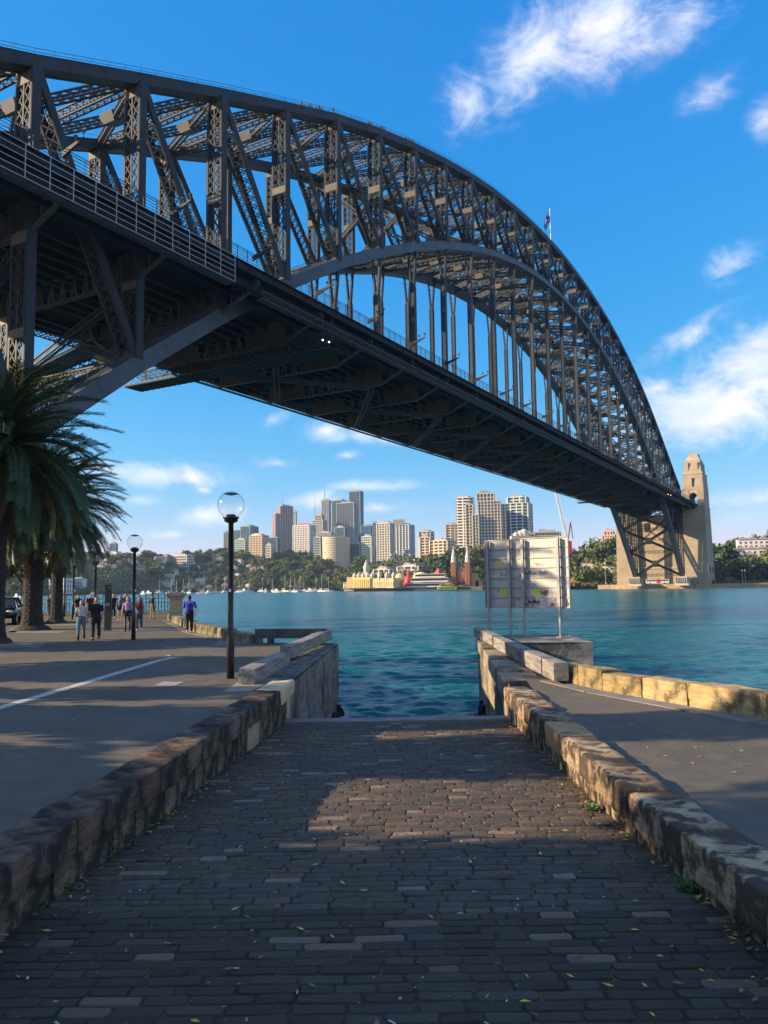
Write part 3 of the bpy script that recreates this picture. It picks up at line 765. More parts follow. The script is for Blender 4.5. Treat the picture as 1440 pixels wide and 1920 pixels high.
M_copO = stone_mat('orange_sandstone', (.44, .26, .13), (.33, .19, .095), (.16, .10, .06), 2.0, .7, (.5, .62))
M_copN = stone_mat('pale_fresh_sandstone', (.50, .385, .245), (.44, .33, .21), (.34, .26, .17), 1.5, .35)
M_wallS = stone_mat('stained_sandstone', (.24, .19, .13), (.115, .09, .065), (.040, .036, .030), 3.0, 1.0, (.42, .54))
M_yel = stone_mat('yellow_sandstone', (.46, .35, .18), (.33, .24, .12), (.13, .11, .06), 2.4, 1.0, (.47, .60))
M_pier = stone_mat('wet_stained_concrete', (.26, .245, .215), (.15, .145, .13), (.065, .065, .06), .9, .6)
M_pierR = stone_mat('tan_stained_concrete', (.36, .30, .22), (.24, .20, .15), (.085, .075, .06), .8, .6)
M_timb = mat('grey_weathered_timber', (.30, .285, .26), .9, scale=3.0, col2=(.13, .12, .11), bump=.9, bscale=14, bdist=.02, stretch=(.35, 3.5, 3.5))
M_timb2 = mat('dark_tarred_timber', (.045, .05, .05), .85, scale=3.0, col2=(.09, .09, .085), bump=.5, bscale=20, bdist=.02)
M_ker = stone_mat('mossy_kerb_stone', (.26, .235, .16), (.16, .15, .09), (.085, .085, .055), 3.0, .5)

# pavements (one sheet each)
promL = [(-90, -30), (-3.0, -30), (-3.0, 4), (-3.12, 6.7), (-2.95, 9.6), (-2.72, 12.6), (-2.55, 16.9), (-2.3, 17.1), (-1.85, 28.9), (-4.9, 29.6), (-6.3, 32.6), (-8.9, 37.6), (-13.0, 50.0), (-16.6, 63.2), (-90, 66.0)]
m = MB(); m.add([(x, y, PZ) for x, y in promL], [tuple(range(len(promL)))])
tag(m.build('promenade', M_asph), kind='structure')
cR = [(G(1440, 1600, 2.75)), G(1320, 1520, 2.75), G(1195, 1442, 2.75), G(1125, 1397, 2.75), G(1040, 1325, 2.75), G(995, 1283, 2.75)]
sw = [G(1440, 1352, RZ), G(1290, 1325, RZ), G(1130, 1296, RZ), G(1018, 1268, RZ)]
rt = [(3.3, -30), (3.3, 2)] + [(p.x, p.y) for p in cR] + [(3.35, 19.6)] + [(p.x, p.y) for p in reversed(sw)] + [(9.5, 6.5), (16, -4), (30, -30)]
m = MB(); m.add([(x, y, RZ) for x, y in reversed(rt)], [tuple(range(len(rt)))])
tag(m.build('pavement', M_asph), kind='structure')
# plain land under the pavements so that no edge floats
m = MB(); m.prism([(x, y) for x, y in promL], -1.5, PZ - .25); tag(m.build('quay_fill', M_pier), kind='structure')
m = MB(); m.prism(rt, -1.5, RZ - .25); tag(m.build('quay_fill', M_pier), kind='structure')

# ramp of stone setts
def wallx(y, side):
    L = [(-30, -3.0), (4, -2.92), (6.2, -2.86), (7.3, -2.78), (9, -2.62), (11, -2.5), (13.5, -2.3), (15.5, -2.12), (17.4, -2.06)]
    R_ = [(-30, 2.8), (5.6, 2.62), (6.7, 2.58), (8.0, 2.5), (10.3, 2.5), (12.9, 2.49), (16.9, 2.50)]
    T = L if side < 0 else R_
    for (a, b), (c, d) in zip(T, T[1:]):
        if y <= c: return b + (d - b) * (y - a) / (c - a)
    return T[-1][1]
YEND = GR(750, 1352).y
ramp = thing('sett_ramp', 'boat ramp paved with rows of dark stone setts running down to the water', 'ramp'); ramp['kind'] = 'structure'
del ramp['category']
M_bed = mat('ramp_joint_soil', (.040, .033, .022), .95, scale=2.2, col2=(.10, .085, .022), bump=.8, bscale=50, bdist=.02, fac=(.46, .62))
m = MB(); ys = [-30, 0, 4, 6, 8, 10, 12, 14, 16, YEND]
for y in ys:
    for s in (-1, 1): m.v.append((wallx(y, s) + s * .12, y, ramp_z(y) - .012))
for i in range(len(ys) - 1): m.f.append((2 * i, 2 * i + 1, 2 * i + 3, 2 * i + 2)); m.m.append(0)
m.build('joint_bed', M_bed, ramp)
def sett_mat(name, a, b2):
    return mat(name, a, .82, scale=9, col2=b2, bump=1.0, bscale=26, bdist=.02, obj_var=.16, spec=.35, fac=(.3, .7))
SM = [sett_mat('bluestone_sett', (.104, .085, .064), (.066, .055, .043)), sett_mat('brown_sett', (.150, .108, .074), (.090, .067, .049)),
      sett_mat('tan_sett', (.27, .200, .145), (.16, .12, .088)), sett_mat('grey_sett', (.118, .102, .082), (.072, .064, .053))]
def sett_shape(r):
    """unit sett: uneven crowned top with worn corners; 8-sided plan"""
    c = .14 + r.random() * .12; e = .03 + r.random() * .03
    ring = [(-.5 + e, -.5), (.5 - e, -.5), (.5, -.5 + c), (.5, .5 - c), (.5 - e, .5), (-.5 + e, .5), (-.5, .5 - c), (-.5, -.5 + c)]
    ring = [(x + r.uniform(-.015, .015), y + r.uniform(-.05, .05)) for x, y in ring]
    v = [(x, y, -1.0) for x, y in ring] + [(x, y, -.32) for x, y in ring]
    v += [(x * .97, y * .90, -.04 + r.uniform(-.10, .08)) for x, y in ring]
    v += [(-.2 + r.uniform(-.08, .08), r.uniform(-.1, .1), .10 + r.uniform(-.08, .12)), (.2 + r.uniform(-.08, .08), r.uniform(-.1, .1), .10 + r.uniform(-.08, .12))]
    f = []
    for k in range(2):
        for i in range(8): f.append((k * 8 + i, k * 8 + (i + 1) % 8, k * 8 + 8 + (i + 1) % 8, k * 8 + 8 + i))
    T = 16; a, b = 24, 25
    f += [(T + 0, T + 1, b, a), (T + 1, T + 2, b), (T + 2, T + 3, b), (T + 3, T + 4, b), (T + 4, T + 5, a, b), (T + 5, T + 6, a), (T + 6, T + 7, a), (T + 7, T + 0, a)]
    return v, f
rr = random.Random(3)
shapes = [sett_shape(rr) for _ in range(14)]
meshes = {}
def sett_mesh(i, mi):
    if (i, mi) not in meshes:
        q = MB(); q.add(*shapes[i]); me = q.mesh('sett', SM[mi]); meshes[(i, mi)] = me
    return meshes[(i, mi)]
rest = MB(); nset = 0
y = 4.15; pitch = .118
while y < YEND - .1:
    pitch = .117 + rr.random() * .012
    x = wallx(y, -1) - .05 + rr.random() * .15; xe = wallx(y, 1)
    while x < xe - .06:
        L = rr.choice((.22, .27, .30, .32, .34, .37, .42)) * rr.uniform(.92, 1.08); L = min(L, xe + .05 - x)
        if L < .09: break
        cx = x + L / 2; i = rr.randrange(14)
        patch = .5 + .5 * math.sin(cx * 1.3 + y * .9) * math.sin(y * .7 - cx * .5)
        u = rr.random(); mi = 2 if u < .058 + .10 * max(0, patch - .6) * (1 if y > 7.5 else .4) else (1 if u < .12 + .40 * patch * (y > 7.2) else (3 if u < .30 else 0))
        zz = ramp_z(y) + rr.uniform(-.005, .005); sx, sy, sz = L - .010 - rr.random() * .010, pitch - .009 - rr.random() * .007, .036
        rz = rr.uniform(-.015, .015); tx, ty = rr.uniform(-.025, .025), rr.uniform(-.015, .015)
        vis = abs(cx) < (y + .3) * .52
        if nset < 300 and y > 4.35 and vis:
            o = link('sett', sett_mesh(i, mi), ramp, (cx, y, zz)); o.scale = (sx, sy, sz); o.rotation_euler = (tx, ty, rz); nset += 1
        else:
            v, f = shapes[i]; ca, sa = math.cos(rz), math.sin(rz)
            vv = []
            for (a, b, c) in v:
                a, b, c = a * sx, b * sy, c * sz; vv.append((cx + a * ca - b * sa, y + a * sa + b * ca, zz + c + b * tx - a * ty))
            rest.add(vv, f[8:], mi)
        x += L
    y += pitch
o = rest.build('setts', SM, ramp); tag(o, 'rows of smaller looking setts farther down the ramp', kind='stuff')
m = MB(); m.box((.2, YEND + .16, ramp_z(YEND) - .11), (4.7, .42, .26)); m.build('end_sill', M_conc, ramp)
m = MB(); m.box((.2, YEND + .2, .5), (4.7, .3, 3.0)); m.build('toe_wall', M_pier, ramp)
# moss and dirt between the setts, leaves blown against the walls
lf = MB()
for i in range(420):
    y = 4.5 + 12 * rr.random() ** 1.4
    if rr.random() < .62:
        s = rr.choice((-1, 1)); x = wallx(y, s) - s * abs(rr.gauss(0, .12)) - s * .02
    else: x = rr.uniform(wallx(y, -1), wallx(y, 1))
    z = ramp_z(y) + .014 + rr.random() * .008; a = rr.random() * 6.28; L = .022 + rr.random() * .022; w = L * .42
    p = [(-L, 0, 0), (-L * .2, w, .006), (L, 0, .004 + rr.random() * .01), (-L * .1, -w, .006)]; ca, sa = math.cos(a), math.sin(a)
    lf.add([(x + q[0] * ca - q[1] * sa, y + q[0] * sa + q[1] * ca, z + q[2]) for q in p], [(0, 1, 2), (0, 2, 3)], rr.choice((0, 0, 1, 2, 2)))
for i in range(60):
    if rr.random() < .5: x, y, z = rr.uniform(-9, -3.6), rr.uniform(8, 20), PZ + .01
    else: x, y, z = rr.uniform(3.4, 5.0), rr.uniform(7, 13), RZ + .01
    a = rr.random() * 6.28; L = .02 + rr.random() * .025; ca, sa = math.cos(a), math.sin(a)
    p = [(-L, 0, 0), (0, L * .45, .006), (L, 0, .008), (0, -L * .45, .006)]
    lf.add([(x + q[0] * ca - q[1] * sa, y + q[0] * sa + q[1] * ca, z + q[2]) for q in p], [(0, 1, 2), (0, 2, 3)], rr.choice((0, 1, 2)))
for i in range(520):                      # grit, chips and straw lying in the joints
    y = 4.5 + 11 * rr.random() ** 1.5; x = rr.uniform(wallx(y, -1), wallx(y, 1)); z = ramp_z(y) + .012; a = rr.random() * 6.28; L = .004 + rr.random() * .007; W_ = L * rr.choice((.5, .8, .2)); L *= rr.choice((1, 1, 2.5)); ca, sa = math.cos(a), math.sin(a)
    lf.add([(x + q[0] * ca - q[1] * sa, y + q[0] * sa + q[1] * ca, z + q[2]) for q in ((-L, -W_, 0), (L, -W_, .003), (L, W_, .004), (-L, W_, .002))], [(0, 1, 2, 3)], rr.choice((2, 3, 3)))
tag(lf.build('fallen_leaves', [mat('leaf_yellow', (.55, .40, .06), .7), mat('leaf_orange', (.36, .16, .04), .8), mat('leaf_brown', (.20, .13, .06), .9), mat('pale_grit', (.42, .40, .36), .9)]), 'small yellow and brown fallen leaves scattered along the ramp walls', 'leaves', kind='stuff')
# weeds at the wall foot
wd = MB()
for (px, py) in ((505 / 2, 1280 + 560 / 2), (385 / 2, 1280 + 655 / 2), (225 / 2, 1280 + 778 / 2), (330 / 2, 1610), (1290, 1668), (1110, 1520), (60, 1705)):
    c = GR(px, py)
    for i in range(26):
        a = rr.random() * 6.28; r = rr.random() * .09; L = .03 + rr.random() * .05; h = .02 + rr.random() * .06; b = rr.random() * 6.28
        x, y = c.x + math.cos(a) * r, c.y + math.sin(a) * r; ca, sa = math.cos(b), math.sin(b)
        wd.add([(x, y, c.z), (x + ca * L - sa * L * .35, y + sa * L + ca * L * .35, c.z + h), (x + ca * L * 1.6, y + sa * L * 1.6, c.z + h * .9), (x + ca * L + sa * L * .35, y + sa * L - ca * L * .35, c.z + h)], [(0, 1, 2, 3)])
tag(wd.build('weeds', mat('weed_green', (.06, .13, .03), .7)), 'small green weeds sprouting at the foot of the ramp walls', 'weeds', kind='stuff')

def rock(nx, ny_, nz, size, seed, amp, rnd=.12, wob=.5):
    """worn block: subdivided box, rounded and knocked about by summed sines"""
    r = random.Random(seed); ph = [(r.uniform(2, 9), r.uniform(2, 9), r.uniform(2, 9), r.uniform(0, 6.28)) for _ in range(7)]
    sx, sy, sz = size; verts = {}; q = MB(); idx = {}
    def vert(i, j, k):
        if (i, j, k) in idx: return idx[(i, j, k)]
        x, y, z = (i / nx - .5) * sx, (j / ny_ - .5) * sy, (k / nz - .5) * sz
        hx, hy, hz = sx / 2, sy / 2, sz / 2; R = rnd
        cx, cy, cz = max(-hx + R, min(hx - R, x)), max(-hy + R, min(hy - R, y)), max(-hz + R, min(hz - R, z))
        d = Vector((x - cx, y - cy, z - cz))
        if d.length > 1e-9: d = d.normalized() * min(R, d.length); x, y, z = cx + d.x, cy + d.y, cz + d.z
        n = 0
        for t, (a, b, c, p) in enumerate(ph): n += math.sin(a * x * (1 + t * wob) + b * y * (1 + t * wob) + c * z * (1 + t * wob) + p) / (1 + t * .7)
        n *= amp / 2.2
        g = Vector((x / hx, y / hy, z / hz)); g = g.normalized()
        idx[(i, j, k)] = len(q.v); q.v.append((x + g.x * n, y + g.y * n, z + g.z * n)); return idx[(i, j, k)]
    for a, b, fx in ((nx, ny_, 2), (ny_, nz, 0), (nz, nx, 1)):
        for i in range(a):
            for j in range(b):
                for side in (0, 1):
                    def V(u, v):
                        if fx == 2: return vert(u, v, nz * side)
                        if fx == 0: return vert(nx * side, u, v)
                        return vert(v, ny_ * side, u)
                    f = (V(i, j), V(i + 1, j), V(i + 1, j + 1), V(i, j + 1))
                    q.f.append(f if side else f[::-1]); q.m.append(0)
    return q
def block_between(name, a, b, w, h, z, mats, parent, seed, amp=.018, rnd=.06, res=.09, gap=.012, off=0.0):
    """one stone laid from plan point a to b"""
    a = Vector((a[0], a[1], 0)); b = Vector((b[0], b[1], 0)); d = b - a; L = d.length - gap
    q = rock(max(3, int(L / res)), max(3, int(w / res)), max(3, int(h / res)), (L, w, h), seed, amp, rnd)
    n = Vector((-d.y, d.x, 0)).normalized() * off
    c = (a + b) / 2 + n
    za = z if not hasattr(z, '__len__') else (z[0] + z[1]) / 2
    o = q.build(name, mats, parent, True, (c.x, c.y, za - h / 2)); o.data.set_sharp_from_angle(angle=math.radians(28))
    o.rotation_euler = (0, -math.atan2((z[1] - z[0]), L) if hasattr(z, '__len__') else 0, math.atan2(d.y, d.x))
    return o
# left ramp wall: coping stones on a course of smaller blocks
wl_ = thing('ramp_wall', 'dark weathered sandstone wall with heavy coping along the left of the ramp', 'wall')
cuts = [1.2, 2.9, 4.6, 6.05, 7.15, 8.55, 10.0, 11.7, 13.9, 15.55, 17.25]
for i, (a, b) in enumerate(zip(cuts, cuts[1:])):
    xa, xb = wallx(a, -1) + .08, wallx(b, -1) + .08; w = .50
    o = block_between('coping_stone', (xa - w / 2, a), (xb - w / 2, b), w, .32, 2.945, M_copN if i == len(cuts) - 2 else M_copL, wl_, 50 + i, .020, .045, .055 if a > 3 else .1)
    if i == len(cuts) - 2: tag(o, 'pale fresh replacement coping stone lit by the sun')
r2 = random.Random(5); y = 1.5; j = 0
while y < 17.2:
    L = r2.uniform(.5, 1.25); e = min(y + L, 17.25)
    xa, xb = wallx(y, -1), wallx(e, -1); zf = ramp_z((y + e) / 2); top = 2.635; h = top - zf + .25
    block_between('wall_stone', (xa - .2, y), (xb - .2, e), .38, h, top, M_wallS if j % 4 else M_copN if y > 11 else M_wallS, wl_, 100 + j, .014, .04, .07, .03); y = e; j += 1
m = MB(); 
for (a, b) in zip(cuts, cuts[1:]):
    m.beam((wallx(a, -1) - .42, a, 2.2), (wallx(b, -1) - .42, b, 2.2), .2, 1.0)
m.build('core', M_pier, wl_)
# right ramp wall
wr_ = thing('ramp_wall', 'sunlit grey and tan sandstone wall with worn rounded coping along the right of the ramp', 'wall')
cuts = [1.0, 2.6, 4.2, 5.6, 7.05, 8.35, 9.9, 11.3, 12.5, 13.9, 15.2, 16.75]
def outx(y):
    for p, q in zip(cR, cR[1:]):
        if p.y <= y <= q.y: return p.x + (q.x - p.x) * (y - p.y) / (q.y - p.y)
    return 3.0 if y < cR[0].y else cR[-1].x
for i, (a, b) in enumerate(zip(cuts, cuts[1:])):
    xa, xb = wallx(a, 1) - .05, wallx(b, 1) - .05; w = .50
    o = block_between('coping_stone', (xa + w / 2, a), (xb + w / 2, b), w, .34, 2.80, M_copO if i == 7 else M_copR, wr_, 200 + i, .022, .045, .055 if a > 3 else .1)
    if i == 7: tag(o, 'orange brown coping stone')
y = 1.2; j = 0
while y < 16.7:
    L = r2.uniform(.5, 1.0); e = min(y + L, 16.75); xa, xb = wallx(y, 1), wallx(e, 1); zf = ramp_z((y + e) / 2); top = 2.48; h = top - zf + .25
    block_between('wall_stone', (xa + .2, y), (xb + .2, e), .40, h, top, M_copR, wr_, 300 + j, .012, .03, .08, .02); y = e; j += 1
m = MB()
for (a, b) in zip(cuts, cuts[1:]): m.beam((wallx(a, 1) + .44, a, 2.05), (wallx(b, 1) + .44, b, 2.05), .2, 1.0)
m.build('core', M_pier, wr_)

# left pier wall dropping to the water
def pier_mesh(q, pts, z0, z1, res=.35, jit=.02, seed=1):
    """closed wall face strip along pts with uneven surface"""
    r = random.Random(seed)
    n = [max(1, int((Vector(b) - Vector(a)).length / res)) for a, b in zip(pts, pts[1:])]
    P = []
    for (a, b), k in zip(zip(pts, pts[1:]), n): P += [Vector(a).lerp(Vector(b), i / k) for i in range(k)]
    P.append(Vector(pts[-1])); nz = int((z1 - z0) / res); base = len(q.v)
    for i, p in enumerate(P):
        for k in range(nz + 1):
            t = k / nz; wet = max(0, .25 - t) * .5
            q.v.append((p.x + r.uniform(-jit, jit) - wet * 0, p.y + r.uniform(-jit, jit), z0 + (z1 - z0) * t))
    for i in range(len(P) - 1):
        for k in range(nz): q.f.append((base + i * (nz + 1) + k, base + (i + 1) * (nz + 1) + k, base + (i + 1) * (nz + 1) + k + 1, base + i * (nz + 1) + k + 1)); q.m.append(0)
lp = thing('quay_pier', 'dark stained stone quay pier left of the water gap', 'pier')
m = MB(); poly = [(-2.12, 16.9), (-1.72, 28.75), (-4.9, 29.6), (-4.9, 17.2)]
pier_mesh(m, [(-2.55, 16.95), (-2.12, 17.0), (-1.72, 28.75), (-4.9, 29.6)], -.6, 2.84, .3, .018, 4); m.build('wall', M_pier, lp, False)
m = MB(); m.add([(-2.95, 17.05, 2.885), (-2.12, 17.0, 2.86), (-1.72, 28.75, 2.86), (-2.6, 28.95, 2.885)], [(0, 1, 2, 3)]); m.build('top', M_pier, lp)
m = MB()
rq = random.Random(9)
for i in range(260):                      # weed and oysters at the tide line
    t = rq.random(); x = -2.12 + .40 * t + .05; y = 17.0 + 11.75 * t; z = rq.random() ** 1.6 * .75
    if rq.random() < .3: x, y = -1.72 - rq.random() * 3, 28.78 + rq.random() * .1
    s = .08 + rq.random() * .12; m.box((x, y, z), (s, s * 1.6, s), rq.random() * 3)
tag(m.build('tide_growth', mat('oyster_crust', (.022, .022, .020), .95, bump=.8, bscale=20), lp), kind='stuff')
# timber baulks along the left pier
def baulk(a, b, w, h, z, label, mt=M_timb, tilt=0.0, seed=1):
    a = Vector(a); b = Vector(b); d = b - a; L = d.length
    q = rock(max(4, int(L / .25)), 4, 4, (L, w, h), seed, .004, .012)
    o = q.build('timber_baulk', mt, None, True, ((a.x + b.x) / 2, (a.y + b.y) / 2, z + h / 2)); o.data.set_sharp_from_angle(angle=math.radians(28)); o.rotation_euler = (tilt, 0, math.atan2(d.y, d.x))
    return tag(o, label, 'timber', 'weathered timber baulks on the quay edges')
baulk((-2.98, 17.0), (-2.70, 21.0), .36, .32, PZ + .02, 'grey timber baulk nearest the lamp post, tilted, with a dark cut end', tilt=.06, seed=1)
baulk((-2.74, 21.9), (-2.40, 26.4), .36, .34, PZ + .10, 'grey timber baulk in the middle of the left pier edge', seed=2)
baulk((-2.39, 26.45), (-2.16, 29.2), .36, .34, PZ + .12, 'short timber baulk at the far corner of the left pier', seed=3)
baulk((-4.75, 29.2), (-2.16, 28.65), .34, .34, PZ + .20, 'dark tarred timber baulk raised on blocks across the pier end', M_timb2, seed=4)
for x, nm in ((-4.2, 'left'), (-2.7, 'right')):
    m = MB(); m.box((x, 29.05, PZ + .10), (.22, .3, .2)); tag(m.build('baulk_block', M_timb2), f'small dark chock under the {nm} end of the raised timber baulk', 'block')
# right pier: stepped wall and the block that carries the sign
rp = thing('quay_pier', 'sun-streaked stone pier right of the water gap', 'pier')
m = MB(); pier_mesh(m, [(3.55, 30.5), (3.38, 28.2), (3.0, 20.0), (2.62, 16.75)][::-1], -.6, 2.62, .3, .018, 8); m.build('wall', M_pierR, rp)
m = MB()
steps = [(16.6, 18.8, 2.30), (18.8, 20.6, 2.66), (20.6, 23.2, 2.74), (23.2, 26.0, 2.80), (26.0, 30.4, 2.86)]
for i, (a, b, z) in enumerate(steps):
    xa = 2.66 + (a - 16.6) * .061; xb = 2.66 + (b - 16.6) * .061
    block_between('pier_stone', (xa + .42, a), (xb + .42, b), .95, .42, z, M_pierR, rp, 400 + i, .012, .03, .12)
sb = MB(); pier_mesh(sb, [(3.6, 27.05), (6.95, 26.75), (7.05, 31.0), (3.6, 31.2), (3.6, 27.05)], -.6, 2.93, .35, .012, 3)
sb.add([(3.55, 27.0, 2.93), (6.97, 26.73, 2.93), (7.07, 31.0, 2.93), (3.55, 31.2, 2.93)], [(0, 1, 2, 3)])
tag(sb.build('sign_plinth', M_pier), 'large dark concrete block in the water carrying the sign', 'plinth')
m = MB()
for i in range(140):
    t = rq.random(); x = 2.66 + t * .75 - .04; y = 16.9 + 11.5 * t; z = rq.random() ** 1.6 * .8; s = .09 + rq.random() * .13; m.box((x, y, z), (s, s * 1.6, s), rq.random() * 3)
tag(m.build('tide_growth', mat('oyster_crust', (.022, .022, .020)), rp), kind='stuff')
baulk((3.66, 26.2), (3.62, 31.2), .32, .34, 2.90, 'short pale timber baulk farthest out on the right pier', seed=5)
baulk((3.74, 21.4), (3.70, 26.15), .33, .36, 2.84, 'sunlit timber baulk beside the sign plinth', seed=6)
baulk((3.86, 17.6), (3.78, 21.35), .34, .40, 2.78, 'grey timber baulk nearest the yellow seawall, right pier', seed=7)
# right seawall of yellow sandstone blocks
ys_ = thing('seawall', 'low yellow sandstone seawall of big worn blocks along the right pavement', 'wall')
line = [Vector((3.92, 18.4, 0)), Vector((sw[2].x, sw[2].y, 0)), Vector((sw[1].x, sw[1].y, 0)), Vector((sw[0].x, sw[0].y, 0)), Vector((8.6, 8.6, 0)), Vector((10.6, 5.4, 0))]
dist = 0; segs = []
pts = []
for a, b in zip(line, line[1:]):
    n = max(1, round((b - a).length / 1.25))
    for i in range(n): pts.append(a.lerp(b, i / n))
pts.append(line[-1])
for i, (a, b) in enumerate(zip(pts, pts[1:])):
    d = (b - a).normalized(); nrm = Vector((-d.y, d.x, 0)) * .24
    block_between('wall_block', (a + nrm), (b + nrm), .5, .62, RZ + .40 + .03 * math.sin(i * 2.1), M_yel, ys_, 500 + i, .016, .035, .07, .012)
m = MB()
for a, b in zip(pts, pts[1:]):
    d = (b - a).normalized(); n1 = Vector((-d.y, d.x, 0))
    m.beam(a - n1 * .22 + Vector((0, 0, RZ + .006)), b - n1 * .22 + Vector((0, 0, RZ + .006)), .40, .02)
m.build('gutter', M_conc, ys_)
# kerb of stone blocks along the left promenade edge
kb = thing('promenade_kerb', 'mossy low stone kerb curving along the left promenade edge', 'kerb')
kl = [Vector((-4.75, 29.4, 0)), Vector((-5.8, 31.0, 0)), Vector((-6.6, 32.8, 0)), Vector((-8.9, 37.4, 0)), Vector((-11.4, 44.6, 0)), Vector((-14.3, 52.6, 0))]
kp = []
for a, b in zip(kl, kl[1:]):
    n = max(1, round((b - a).length / .95))
    for i in range(n): kp.append(a.lerp(b, i / n))
for i, (a, b) in enumerate(zip(kp, kp[1:])): block_between('kerb_stone', a, b, .5, .5 if i > 1 else .42, PZ + (.42 if i > 2 else .34), M_ker, kb, 600 + i, .01, .03, .14, .03)
m = MB()
for a, b in zip(kp, kp[1:]):
    d = (b - a).normalized(); n1 = Vector((-d.y, d.x, 0)); m.beam(a + n1 * .42 + Vector((0, 0, PZ + .006)), b + n1 * .42 + Vector((0, 0, PZ + .006)), .36, .02)
m.build('gutter', M_conc, kb)
m = MB(); pier_mesh(m, [(-4.9, 29.6), (-5.7, 31.4), (-6.4, 32.8), (-8.7, 37.6), (-11.2, 44.7), (-14.0, 52.8), (-17, 64), (-80, 66)], -.6, PZ - .02, .8, .01, 2); m.build('sea_face', M_pier, kb)

# painted line with its hooked end, tree pits, covers, sand patch
m = MB(); ln = [G(-60, 1345, PZ), G(0, 1327, PZ), G(110, 1295, PZ), G(200, 1268, PZ), G(300, 1238, PZ), G(324, 1233, PZ)]
for a, b in zip(ln, ln[1:]):
    d = (b - a).normalized(); n1 = Vector((-d.y, d.x, 0)) * .12
    m.add([(p.x, p.y, PZ + .004) for p in (a - n1, b - n1, b + n1, a + n1)], [(0, 1, 2, 3)])
e = ln[-1]; h = G(308, 1229, PZ); h2 = G(318, 1228.6, PZ)
m.add([(e.x, e.y, PZ + .008), (h2.x, h2.y, PZ + .008), (h.x, h.y, PZ + .008), (ln[-2].x + .5, ln[-2].y + .55, PZ + .008)], [(0, 1, 2, 3)])
tag(m.build('painted_line', M_line), 'worn white painted line with a hooked end on the asphalt', 'road marking')
def slab(pts, name, label, cat='slab', mt=M_conc, z=.004, group=None):
    q = MB(); P = [G(x, y, PZ) for x, y in pts]
    if sum(P[i].x * P[(i + 1) % len(P)].y - P[(i + 1) % len(P)].x * P[i].y for i in range(len(P))) < 0: P = P[::-1]
    q.prism([(p.x, p.y) for p in P], PZ - .05, PZ + z); return tag(q.build(name, mt), label, cat, group)
slab([(-60, 1214), (74, 1214), (89, 1203.5), (-60, 1203.5)], 'tree_pit_slab', 'pale concrete tree pit slab by the leftmost palm trunk', group='tree pit slabs')
slab([(8, 1187), (112, 1187), (129, 1183), (20, 1183)], 'tree_pit_slab', 'pale concrete strip in front of the thickest palm trunk', group='tree pit slabs')
slab([(82, 1172.5), (144, 1172.5), (150, 1169.5), (84, 1169.5)], 'tree_pit_slab', 'pale concrete strip in front of the second palm trunk', group='tree pit slabs')
slab([(8, 1186), (28, 1186), (44, 1176), (34, 1172)], 'tree_pit_slab', 'short concrete kerb left of the thickest palm', group='tree pit slabs')
slab([(290, 1285), (326, 1286), (345, 1279), (306, 1278)], 'pit_cover', 'pale rectangular service cover set in the asphalt', 'cover', mat('pale_cover', (.30, .29, .27), .8, var=.2, scale=5))
slab([(402, 1211), (425, 1211), (426, 1196), (416, 1194)], 'paved_apron', 'pale paved corner beside the kerb end, behind the lamp', 'paving')
slab([(418, 1297), (470, 1296), (500, 1281), (445, 1280)], 'sand_patch', 'patch of pale sand and broken stone beside the timber', 'sand', mat('pale_sand', (.42, .34, .23), .95, var=.4, scale=14, bump=.8, bscale=60))

# faint worn stencil on the asphalt
m = MB(); rs = random.Random(12)
for i in range(8):
    c = G(312 + i * 7, 1213.5 + (i % 3) * .3, PZ)
    for t in range(3): m.box((c.x + rs.uniform(-.05, .05), c.y + rs.uniform(-.12, .12), PZ + .002), (.035, .14, .004), rs.uniform(-1, 1))
tag(m.build('stencil_mark', M_line), 'faint worn stencilled marking on the asphalt behind the painted line', 'road marking', kind='stuff')
# ------------------------------------------------------------------ globe lamps
M_black = mat('black_lamp_paint', (.016, .019, .022), .38, spec=.5)
def thin_glass():
    m = bpy.data.materials.new('clear_globe_glass'); m.use_nodes = True; nt = m.node_tree; nt.nodes.clear()
    o = nt.nodes.new('ShaderNodeOutputMaterial'); x = nt.nodes.new('ShaderNodeMixShader'); t = nt.nodes.new('ShaderNodeBsdfTransparent'); g = nt.nodes.new('ShaderNodeBsdfGlossy'); f = nt.nodes.new('ShaderNodeLayerWeight'); pw = nt.nodes.new('ShaderNodeMath'); pw.operation = 'POWER'; pw.inputs[1].default_value = 3.2; ml = nt.nodes.new('ShaderNodeMath'); ml.operation = 'MULTIPLY_ADD'; ml.inputs[1].default_value = .55; ml.inputs[2].default_value = .035; f.inputs['Blend'].default_value = .5
    t.inputs[0].default_value = (.95, .96, .96, 1); g.inputs['Roughness'].default_value = .03
    for a, b in ((f.outputs['Facing'], pw.inputs[0]), (pw.outputs[0], ml.inputs[0]), (ml.outputs[0], x.inputs[0]), (t.outputs[0], x.inputs[1]), (g.outputs[0], x.inputs[2]), (x.outputs[0], o.inputs[0])): nt.links.new(a, b)
    return m
M_glass = thin_glass()
